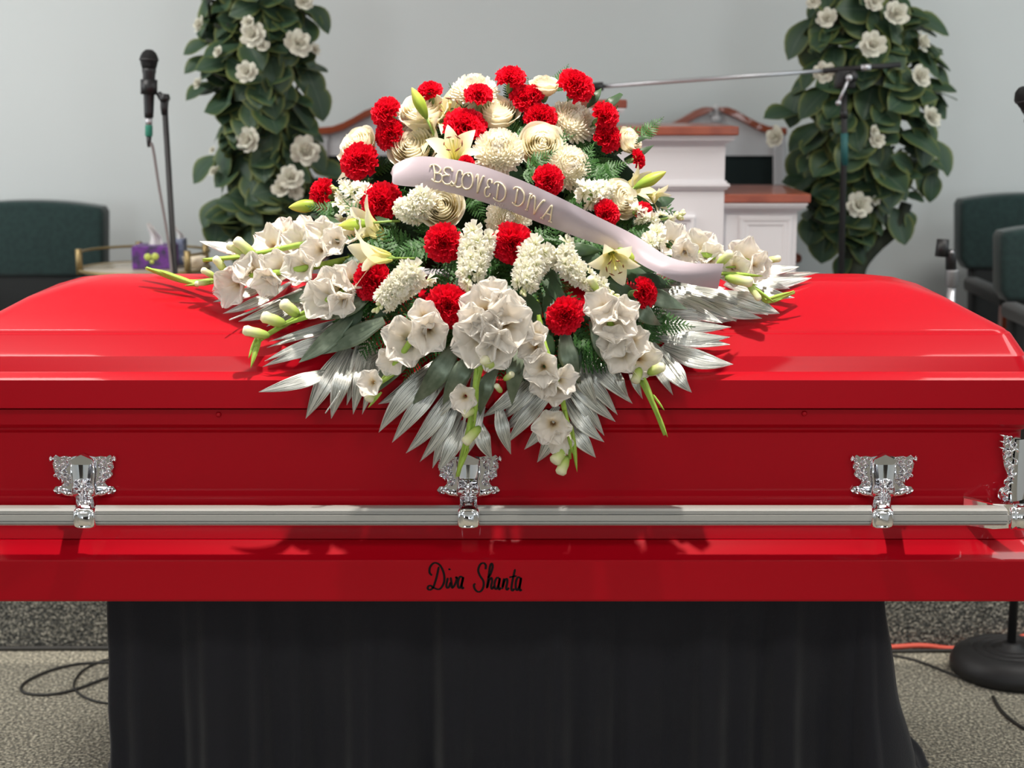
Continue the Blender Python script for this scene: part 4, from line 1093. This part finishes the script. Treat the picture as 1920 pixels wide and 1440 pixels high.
# ---- fern frond
def fern_mesh(seed):
    rnd = random.Random(seed); m = MB()
    def bend(p): return V((p.x, p.y, p.z-.22*p.y*p.y-.10*abs(p.x)+.02*math.sin(p.y*20)))
    m.add(tube([bend(V((0, y/10, 0))) for y in range(11)], .010, 4))
    N = 10
    for i in range(N):
        y = .10+.86*i/N; L = .44*(1-(i/(N+.4)))**.85*(1 if i > 1 else .8+.1*i)
        for s in (-1, 1):
            al = .50+.25*i/N; dv = V((s*math.cos(al), math.sin(al), 0)); nv = V((-dv.y, dv.x, 0)); K = 5
            up = V((0, 0, rnd.uniform(-.03, .03))); b0 = V((0, y, 0)); row = []
            for j in range(2*K+1):          # saw-edged pinna
                q = j/(2*K); w_ = L*.115*math.sin(PI*min(1, .2+.8*q))**.8*(1.25 if j % 2 else .55)
                c_ = b0+dv*(L*q)+up*q
                row.append((bend(c_+nv*w_+dv*(L*.05 if j % 2 else 0)), bend(c_+V((0, 0, .006))), bend(c_-nv*w_+dv*(L*.05 if j % 2 else 0))))
            v = [x for r in row for x in r]; f = []
            for j in range(2*K): f += [(3*j, 3*j+1, 3*j+4, 3*j+3), (3*j+1, 3*j+2, 3*j+5, 3*j+4)]
            m.add((v, f))
    return m.mesh('fern_frond', M['fern'])
FERN = [fern_mesh(1), fern_mesh(2)]
def fern(px, py, ang, L, fwd=.0, lift=.35):
    """ang in picture degrees (0 right, 90 up); the frond leaves its base at px, py"""
    a = math.radians(ang); p = mound(px, py, fwd)
    d = V((math.cos(a), -lift, math.sin(a))).normalized(); nrm = V((R(-.3, .3), -.75, .65)); nrm = (nrm-d*nrm.dot(d)).normalized()
    x = d.cross(nrm).normalized()
    link('fern_frond', random.choice(FERN), spray, Matrix.Translation(p) @ Matrix((x, d, nrm)).transposed().to_4x4() @ Matrix.Scale(L*rz(px, py), 4))
# ---- lance leaves, plain and silver, laid along real surfaces
def leaflet(x0, y0, x1, y1, wpx, m, off0, off1, parent, name, lift=.02, use_mound=False, pleat=.16, curl=0., n=12, nu=8):
    D0 = (mound_D if use_mound else surf_D)(x0, y0)
    k = pxm((y0+y1)/2, D0); P = []
    bx, by = -(y1-y0), (x1-x0)
    for i in range(n+1):
        t = i/n; x, y = x0+(x1-x0)*t+bx*curl*math.sin(PI*t), y0+(y1-y0)*t+by*curl*math.sin(PI*t)
        d = off0+(off1-off0)*t+lift*math.sin(PI*t)
        Dm = mound_D(x, y); Ds = surf_D(x, y)
        P.append((x, y, min((Dm if use_mound else Ds), Ds)-d))
    # ease sudden steps of the support (rim of the lid) into one bow
    Ds = [p[2] for p in P]
    for _ in range(6): Ds = [Ds[0]]+[min((Ds[i-1]+Ds[i]+Ds[i+1])/3, Ds[i]+.0) for i in range(1, n)]+[Ds[n]]
    Q = [at(p[0], p[1], d) for p, d in zip(P, Ds)]
    view = V((R(-.25, .25), -1, .55+R(-.15, .2))).normalized(); tw = R(-.35, .35)
    v, f, uv = [], [], []
    for i, p in enumerate(Q):
        t = i/n; tg = (Q[min(i+1, n)]-Q[max(i-1, 0)]).normalized(); nn = (view-tg*view.dot(tg)).normalized(); s = tg.cross(nn)
        a = tw*t; s, nn = s*math.cos(a)+nn*math.sin(a), nn*math.cos(a)-s*math.sin(a)
        ww = wpx*k*.49*min(1, .42+1.5*t)*(1-max(0, (t-.45)/.55)**1.7) if i < n else .0003
        for j in range(nu+1):
            q = (j/nu-.5)*2
            z = ww*pleat*(1 if j % 2 else -1)*(1 if 0 < j < nu else .4)-abs(q)**1.5*ww*.20
            v.append(tuple(p+s*(q*ww)+nn*z)); uv.append((j/nu, t))
    for i in range(n):
        for j in range(nu):
            b = i*(nu+1)+j; f.append((b, b+1, b+nu+2, b+nu+1))
    o = MB().add((v, f, uv)).obj(name, m, parent)
    return o
def silver_frond(rachis, leaves, o0=.012, o1=.016, lift=.022):
    P = [at(x, y, surf_D(x, y)-.028-.010*i) for i, (x, y) in enumerate(rachis)]
    o = MB().add(tube(catmull(P, 6), lambda q: .0045-.003*q, 6)).obj('palm_frond', M['silver'], spray); o['label'] = 'silver sprayed palm frond'
    for x0, y0, x1, y1, w_ in leaves:
        leaflet(x0, y0, x1, y1, w_, M['silver'], o0+R(.0, .012), o1+R(-.006, .02), o, 'leaflet', lift, curl=R(-.05, .05))
random.seed(21)
silver_frond([(735, 560), (690, 630), (640, 730), (610, 775)],
    [(700, 560, 540, 600, 20), (680, 590, 505, 640, 14), (655, 610, 500, 652, 15), (645, 625, 496, 677, 17), (635, 650, 492, 688, 18), (636, 692, 485, 735, 30), (650, 650, 573, 785, 46), (664, 655, 621, 785, 34), (700, 640, 662, 777, 30), (710, 655, 679, 777, 22), (725, 655, 645, 724, 28), (705, 570, 588, 632, 30), (690, 600, 650, 760, 30)])
silver_frond([(900, 640), (885, 720), (868, 800), (855, 850)],
    [(835, 668, 709, 758, 38), (820, 685, 710, 811, 38), (838, 705, 735, 830, 36), (850, 725, 761, 850, 34), (860, 748, 787, 866, 30), (866, 770, 811, 878, 26), (872, 790, 823, 882, 34), (895, 785, 923, 862, 32), (880, 700, 800, 800, 30), (780, 640, 690, 720, 34), (905, 760, 858, 872, 30)])
silver_frond([(1040, 620), (1055, 690), (1058, 760), (1050, 830)],
    [(1010, 690, 903, 783, 30), (1020, 700, 935, 792, 30), (1028, 718, 940, 812, 30), (1036, 735, 950, 832, 28), (1046, 760, 983, 843, 28), (1052, 780, 1007, 867, 36), (935, 755, 958, 852, 28), (1062, 790, 1117, 858, 34), (1062, 745, 1133, 829, 34), (1060, 718, 1133, 817, 30), (1058, 694, 1154, 791, 34), (1062, 672, 1158, 778, 32), (1080, 650, 1186, 757, 34), (1098, 640, 1095, 729, 26), (1150, 680, 1180, 748, 18), (1180, 695, 1205, 748, 16), (1075, 660, 1120, 760, 34)])
silver_frond([(1185, 590), (1215, 630), (1245, 665), (1275, 705)],
    [(1205, 630, 1262, 741, 26), (1216, 640, 1264, 699, 30), (1232, 652, 1297, 736, 38), (1196, 625, 1222, 705, 28), (1242, 648, 1375, 683, 40), (1226, 632, 1369, 646, 30), (1216, 620, 1369, 632, 28), (1206, 606, 1371, 613, 28), (1196, 596, 1382, 600, 28), (1190, 580, 1345, 592, 32), (1180, 610, 1200, 715, 28)])
silver_frond([(1225, 530), (1300, 552), (1380, 575), (1440, 590)],
    [(1235, 545, 1381, 603, 34), (1300, 555, 1429, 597, 30), (1340, 548, 1462, 588, 44), (1370, 530, 1481, 541, 26), (1215, 548, 1345, 562, 34), (1240, 525, 1360, 540, 36), (1280, 540, 1400, 575, 34), (1260, 560, 1355, 606, 28)], .012, .02, .03)
silver_frond([(1330, 520), (1400, 516), (1470, 512), (1520, 511)],
    [(1375, 515, 1536, 511, 18), (1400, 538, 1522, 521, 26), (1415, 505, 1498, 500, 20), (1360, 530, 1490, 558, 30), (1390, 525, 1505, 528, 18)], .012, .015, .022)
silver_frond([(640, 505), (560, 545), (480, 580), (430, 600)],
    [(640, 512, 447, 603, 34), (545, 528, 418, 588, 22), (600, 540, 500, 612, 26), (520, 520, 400, 566, 22), (470, 478, 374, 452, 22), (660, 520, 540, 590, 34), (600, 495, 470, 520, 26)], .012, .02, .03)
# silver and dark green blades deeper in the spray
for n_, q in enumerate(((660, 590, 560, 680, 40), (720, 600, 600, 665, 40), (780, 640, 700, 740, 44), (860, 640, 770, 760, 44), (700, 545, 600, 600, 36), (900, 660, 830, 760, 40), (985, 640, 960, 760, 36), (1060, 620, 1090, 720, 40), (1110, 600, 1160, 700, 36), (1180, 560, 1240, 610, 36), (1200, 540, 1290, 580, 36), (620, 540, 520, 560, 30), (655, 500, 560, 540, 30), (790, 600, 730, 700, 40), (1000, 600, 1010, 700, 36), (930, 690, 900, 780, 34),
          (1165, 175, 1122, 205, 20), (1100, 200, 1128, 165, 20), (1150, 290, 1215, 258, 18), (1170, 300, 1226, 272, 16), (1230, 385, 1265, 372, 22), (1230, 405, 1258, 400, 16), (1050, 460, 1130, 470, 26), (700, 470, 620, 520, 30), (740, 420, 700, 400, 18), (1190, 520, 1260, 540, 30), (585, 400, 640, 420, 24))):
    leaflet(*q, M['sage' if n_ < 16 else 'lance'], .0, .01, spray, 'palm_blade' if n_ < 16 else 'lance_leaf', .02, True, .15 if n_ < 16 else .06, R(-.1, .1))
# ---- ferns everywhere between the flowers
random.seed(5)
for i in range(58):
    a = R(0, 2*PI); q = R(.15, 1)**.6
    x = 935+math.cos(a)*q*interp([(-1, 235), (0, 300), (1, 330)], -math.sin(a)); y = 400-math.sin(a)*q*(190 if math.sin(a) > 0 else 215)
    fern(x, y, math.degrees(math.atan2((420-y), (x-935)))+R(-60, 60), R(70, 115), R(-.075, -.045), R(-.1, .25))
for x, y, a, L in ((700, 335, 200, 95), (690, 320, 25, 80), (790, 290, 55, 60), (1040, 175, 70, 70), (1010, 190, 110, 60), (940, 215, 75, 50), (985, 320, 40, 85), (975, 330, 10, 80), (1100, 300, 330, 110), (1120, 290, 300, 90), (1120, 330, 30, 80), (1090, 320, 350, 90), (1090, 370, 20, 60), (780, 610, 250, 70), (790, 560, 240, 60), (700, 480, 200, 110), (740, 470, 180, 100), (960, 520, 280, 90), (900, 560, 250, 80), (1040, 560, 300, 80), (1030, 545, 20, 60), (1160, 560, 330, 90), (1190, 530, 10, 90), (800, 460, 190, 90), (870, 430, 200, 90), (920, 440, 260, 100), (1010, 440, 250, 90), (1090, 440, 300, 100), (760, 350, 250, 90), (880, 360, 300, 80), (640, 400, 160, 80), (1180, 430, 0, 80), (860, 240, 150, 60), (905, 245, 60, 70), (1070, 270, 0, 60), (960, 190, 95, 60), (1200, 260, 50, 70)):
    fern(x, y, a, L*.85, R(-.03, -.012), .2)

for i in range(26):
    x, y = R(690, 1180), R(440, 530)
    fern(x, y, R(0, 360), R(80, 110), R(-.10, -.06), R(-.1, .15))
for i in range(64):
    x, y = R(650, 1220), R(430, 660)
    if abs(x-940)/300+max(0, y-560)/140 > 1.25: continue
    fern(x, y, math.degrees(math.atan2(380-y, (x-940)))+R(-50, 50), R(80, 120), R(-.03, -.008), R(-.05, .15))
for i in range(34):
    x, y = R(640, 1200), R(470, 640); a = math.atan2(y-380, x-940)+R(-.5, .5); l = R(70, 120)
    leaflet(x, y, x+l*math.cos(a), y+l*math.sin(a), R(26, 40), M['lance'], -.008, .0, spray, 'lance_leaf', .008, True, .06, R(-.1, .1))

# ---- the flowers, one by one
random.seed(9)
for a in ((958, 140, 26, 10, 62), (1083, 155, 31, 25, 40), (805, 166, 21, -20, 62), (897, 173, 25, 0, 55), (720, 206, 27, -35, 35), (727, 249, 29, -40, 25), (872, 230, 36, 0, 48), (985, 180, 25, 10, 40), (1014, 216, 30, 10, 40), (1139, 212, 27, 55, 35), (1143, 256, 28, 40, 20),
          (1199, 297, 18, 75, 15), (670, 301, 34, -25, 12), (712, 377, 36, -12, 18), (598, 363, 27, -62, 12), (874, 304, 14, 0, 30), (1031, 336, 27, 20, 20), (1140, 398, 24, 25, 25), (1210, 396, 18, 45, 25), (830, 454, 34, -10, 10), (962, 457, 36, 5, 8), (693, 527, 35, -25, 5), (838, 574, 37, -8, 8), (1061, 593, 32, 8, 5), (1214, 548, 28, 60, 10), (1003, 172, 18, 20, 45)):
    carnation(*a, fwd={670: .055, 897: .085, 872: .05}.get(a[0], .036))
for a in ((792, 202, 44, -15, 55), (932, 205, 40, 5, 58), (1022, 155, 27, 10, 70), (772, 272, 44, -15, 28), (668, 268, 36, -40, 35), (1016, 270, 42, 5, 25), (828, 386, 40, -5, 22), (1166, 372, 37, 40, 22), (1184, 262, 26, 50, 30)):
    rose(*a)
for a in ((889, 160, 54, -3, 66), (776, 226, 38, -25, 35), (935, 277, 58, 0, 32), (1079, 221, 56, 32, 38), (1073, 312, 52, 25, 14), (955, 408, 52, 2, 0)):
    mum(*a)
lily(842, 204, 68, 0, 38, .045); lily(792, 245, 50, -25, 0, .06, closed=True); lily(850, 274, 64, -3, 40, .065)
lily(668, 418, 66, -68, 30, .075, closed=True); lily(672, 484, 66, -72, 2, .08, closed=True); lily(1152, 498, 60, 5, -28, .05); lily(1205, 345, 48, 55, 20, .03, closed=True); lily(650, 300, 62, -72, 12, -.01, closed=True)
lily(1240, 372, 34, 50, -10, .01, closed=True)
lily_bud(602, 383, 541, 389, .03, .03); lily_bud(695, 418, 633, 424, .05, .05, .9); lily_bud(800, 222, 772, 164, .07, .07, .85); lily_bud(1158, 464, 1197, 493, .06, .06, 1.); lily_bud(1190, 352, 1249, 322, .04, .04, .8); lily_bud(1205, 350, 1235, 338, .03, .03, .8)
stock([(700, 375), (660, 362), (628, 352)], 30, 18, 5, 13); stock([(800, 372), (770, 395), (742, 384)], 34, 22, 4, 14); stock([(900, 440), (888, 490), (874, 538)], 36, 30, 5, 14, .04)
stock([(1010, 468), (992, 505), (980, 548)], 36, 28, 5, 14, .04); stock([(1052, 468), (1068, 500), (1108, 530), (1152, 556)], 27, 26, 10, 13, .035); stock([(785, 508), (742, 542), (708, 578)], 34, 28, 6, 14, .04)
stock([(1095, 365), (1125, 362), (1145, 345)], 28, 16, 3, 14); stock([(1190, 400), (1228, 412), (1276, 404)], 16, 9, 9, 12, .02); stock([(1230, 440), (1222, 455), (1210, 465)], 22, 9, 2, 13); stock([(640, 395), (665, 400), (690, 405)], 24, 10, 2, 12, .0)
# gladioli: path, florets (x, y, r, az, el), buds, green sheaths
glad([(720, 440), (600, 452), (470, 478), (382, 488)], [(655, 432, 30, -30, 30), (600, 440, 36, -40, 30), (555, 455, 36, -35, 20), (500, 452, 33, -30, 30), (530, 425, 24, -20, 50), (590, 470, 30, -30, 5), (570, 418, 20, -10, 55), (625, 452, 28, -20, 10)], [(480, 482, 440, 448, .9), (470, 480, 425, 458, .8)], [(420, 488, 378, 486, .5), (450, 482, 400, 487, .4)], .05)
glad([(680, 480), (560, 505), (440, 520), (350, 528), (275, 503)], [(430, 538, 38, -30, -5), (470, 505, 34, -30, 25), (520, 500, 36, -25, 15), (500, 530, 32, -20, -15), (560, 500, 34, -25, 10), (455, 500, 28, -50, 30)], [(405, 520, 378, 505, .9), (425, 512, 402, 482, .9), (395, 530, 365, 532, .8)], [(372, 535, 300, 509, .42), (345, 525, 272, 502, .5), (400, 530, 345, 536, .4)], .03)
glad([(700, 520), (620, 560), (540, 605), (490, 635), (478, 650)], [(625, 540, 44, -20, 15), (600, 560, 40, -25, 5), (655, 518, 32, -10, 30), (640, 570, 28, -10, -10)], [(560, 592, 528, 566, 1.2), (535, 608, 490, 592, 1.1), (505, 630, 455, 618, .9)], [(488, 628, 470, 690, .55), (480, 632, 466, 672, .5), (600, 585, 530, 610, .4)], .03)
glad([(800, 590), (770, 640), (735, 690), (700, 735)], [(762, 640, 48, -12, 5), (805, 625, 40, 5, -5), (733, 678, 28, -20, -5), (693, 717, 26, -20, 10), (795, 590, 28, 0, 20)], [(702, 728, 690, 752, 1.4)], [(745, 695, 700, 728, .5), (715, 735, 690, 765, .5)], .035)
glad([(925, 560), (915, 640), (895, 710), (882, 790), (868, 850), (858, 892)], [(902, 575, 42, -20, 25), (950, 575, 40, 20, 25), (925, 545, 28, 0, 40), (950, 608, 50, 5, 5), (893, 640, 48, -20, 0), (930, 655, 38, 5, -10), (912, 620, 34, -10, 10), (868, 747, 27, -10, 0), (885, 600, 32, -30, 10)], [(895, 765, 868, 778, 1.2), (900, 800, 870, 832, 1.), (925, 690, 905, 672, 1.3), (945, 712, 962, 700, 1.), (940, 735, 930, 722, 1.)], [(893, 690, 890, 800, .34), (900, 690, 880, 770, .3), (890, 790, 868, 860, .34), (884, 770, 876, 850, .4), (878, 840, 854, 897, .4)], .045)
glad([(1005, 560), (1018, 640), (1045, 710), (1062, 790), (1068, 860)], [(995, 650, 34, -25, 10), (1015, 690, 36, -10, 5), (1040, 728, 36, 25, 5), (1020, 720, 30, -15, -10), (1035, 800, 38, -5, 0), (1050, 830, 26, 20, -20), (1005, 625, 24, -15, 25), (1062, 712, 28, 40, 10)], [(1058, 840, 1038, 868, 1.5), (1062, 855, 1050, 890, 1.3)], [(1010, 590, 1022, 680, .4), (1035, 690, 1045, 730, .6), (1060, 770, 1072, 850, .4), (1072, 800, 1082, 885, .34), (1066, 815, 1078, 860, .4)], .045)
glad([(1120, 540), (1150, 620), (1190, 690), (1225, 760), (1247, 815)], [(1150, 605, 44, 5, 15), (1172, 580, 32, 25, 25), (1128, 575, 34, -20, 20), (1166, 665, 38, -5, 5), (1207, 675, 36, 15, 5), (1195, 640, 30, 25, 10), (1150, 640, 30, -10, 0)], [(1200, 690, 1190, 718, 1.3), (1215, 700, 1245, 686, 1.2), (1120, 545, 1105, 520, 1.)], [(1208, 708, 1232, 775, .4), (1222, 745, 1240, 790, .4), (1230, 765, 1252, 820, .34), (1225, 740, 1246, 770, .4)], .04)
glad([(1215, 455), (1290, 470), (1370, 488), (1455, 485)], [(1262, 450, 36, 20, 30), (1312, 462, 38, 15, 35), (1285, 475, 28, 0, 0), (1400, 486, 42, 10, 25), (1378, 505, 30, 0, 0), (1425, 500, 28, 30, 5), (1335, 482, 28, 10, 20)], [(1345, 498, 1372, 472, 1.), (1432, 490, 1464, 484, .9)], [(1380, 500, 1350, 502, .4)], .03)
glad([(1290, 500), (1370, 518), (1420, 545), (1440, 565), (1488, 548)], [], [(1360, 520, 1412, 530, .9), (1400, 528, 1425, 563, .7)], [(1350, 512, 1430, 518, .34), (1415, 540, 1452, 568, .5), (1435, 562, 1490, 546, .4), (1440, 568, 1470, 560, .5), (1360, 522, 1420, 535, .4)], .035)

for o in spray.children:
    if o.name.split('.')[0] == 'carnation': o['label'] = 'red ruffled carnation'
for o in spray.children:
    if o.name.split('.')[0] == 'rose': o['label'] = 'ivory white rose'
for o in spray.children:
    if o.name.split('.')[0] == 'chrysanthemum': o['label'] = 'cream white chrysanthemum'
for o in spray.children:
    if o.name.split('.')[0] == 'lily': o['label'] = 'pale yellow white lily'
for o in spray.children:
    if o.name.split('.')[0] == 'lily_bud': o['label'] = 'closed green lily bud'
for o in spray.children:
    if o.name.split('.')[0] == 'stock_flower': o['label'] = 'white stock spike'
for o in spray.children:
    if o.name.split('.')[0] == 'gladiolus': o['label'] = 'white gladiolus spike'
for o in spray.children:
    if o.name.split('.')[0] == 'fern_frond': o['label'] = 'dark green fern frond'
# ================================================================== ribbon across the spray
TOP = [(732, 324), (744, 306), (790, 293), (880, 305), (960, 331), (1040, 366), (1120, 406), (1190, 441), (1250, 479), (1300, 493), (1357, 494)]
BOT = [(736, 332), (741, 346), (800, 353), (870, 368), (950, 394), (1020, 421), (1100, 451), (1160, 470), (1215, 503), (1275, 529), (1346, 542)]
def rib_D(px, py): return mound_D(px, py)-.085
NT = 90
tp, bt_ = catmull([(x, y, 0) for x, y in TOP], 9), catmull([(x, y, 0) for x, y in BOT], 9)
def rib(u, v, lift=0.):
    j = u*(len(tp)-1); i = min(int(j), len(tp)-2); q = j-i
    a, b = tp[i].lerp(tp[i+1], q), bt_[i].lerp(bt_[i+1], q); p = a.lerp(b, v)
    mid = a.lerp(b, .5)
    wave = .012*math.sin(u*9+.6)*(v-.5)*2+.010*math.sin(u*15)+.008*math.sin(PI*v)
    D = rib_D(mid.x, mid.y)-wave-lift
    if u < .06: D += .03*(1-u/.06)**2
    return at(p.x, p.y, D)
ribbon = MB().add(grid(lambda u, v: rib(u, v), NT, 8)).add(grid(lambda u, v: rib(u, v, -.0009), NT, 8)).obj('ribbon', M['satin'])
tag(ribbon, 'lilac grey satin ribbon with raised pale lettering draped across the flower spray', 'ribbon')
# raised letters: strokes in a unit box, set along the ribbon
L_ = {'B': [[(.12, 1.), (.14, .5), (.06, 0)], [(-.12, .86), (-.02, 1.0), (.3, 1.04), (.52, .82), (.38, .58), (.14, .52)], [(.14, .52), (.5, .52), (.6, .25), (.4, 0), (.06, 0), (-.12, .12)]],
      'E': [[(.6, .82), (.5, 1.0), (.22, .98), (.12, .75), (.28, .56), (.42, .54)], [(.28, .55), (.04, .42), (.0, .15), (.2, -.03), (.5, .04), (.6, .22)]],
      'L': [[(.58, .78), (.52, 1.0), (.34, .98), (.26, .7), (.24, .3), (.08, .02), (-.08, .06), (-.02, .2), (.16, .1), (.36, -.02), (.58, .06), (.62, .2)]],
      'O': [[(.4, 1.0), (.12, .86), (.0, .5), (.1, .1), (.34, .0), (.58, .16), (.66, .5), (.56, .86), (.4, 1.0), (.3, .86), (.4, .78)]],
      'V': [[(-.12, .80), (-.04, 1.0), (.1, .9), (.2, .5), (.30, 0)], [(.30, 0), (.44, .55), (.62, 1.0), (.72, .96)]],
      'D': [[(.14, .96), (.14, .04)], [(-.12, .84), (.0, 1.0), (.3, 1.02), (.6, .76), (.62, .32), (.4, .02), (.1, .0), (-.06, .08)]],
      'I': [[(.2, 1.0), (.18, 0)], [(.04, .98), (.36, 1.0)], [(.02, 0), (.34, .02)]],
      'A': [[(.0, 0), (.14, .42), (.32, 1.0), (.44, .5), (.54, 0)], [(.1, .40), (.48, .42)], [(-.1, 0), (.1, 0)], [(.44, 0), (.66, 0)]]}
def find_u(px):
    return min((abs(tp[int(k/400*(len(tp)-1))].lerp(bt_[int(k/400*(len(tp)-1))], .5).x-px), k/400) for k in range(401))[1]
def letter(ch, px, v0, v1, wpx):
    u0, u1 = find_u(px-wpx/2), find_u(px+wpx/2); m = MB()
    for s_ in L_[ch]:
        P = [rib(u0+(u1-u0)*(x/.6), v1+(v0-v1)*y, .0022) for x, y, _ in catmull([(a, b, 0) for a, b in s_], 5)]
        m.add(tube(P, .0019, 6))
    m.obj('letter', M['gold_letter'], ribbon)
for ch, px, v0, v1, w_ in (('B', 819, .26, .74, 15), ('E', 836, .27, .75, 15), ('L', 854, .30, .78, 15), ('O', 873, .29, .78, 15), ('V', 896, .28, .80, 15), ('E', 917, .31, .80, 14), ('D', 935, .32, .82, 15),
                           ('D', 974, .26, .76, 16), ('I', 991, .28, .78, 12), ('V', 1008, .30, .82, 16), ('A', 1029, .34, .84, 16)):
    letter(ch, px, v0, v1, w_)
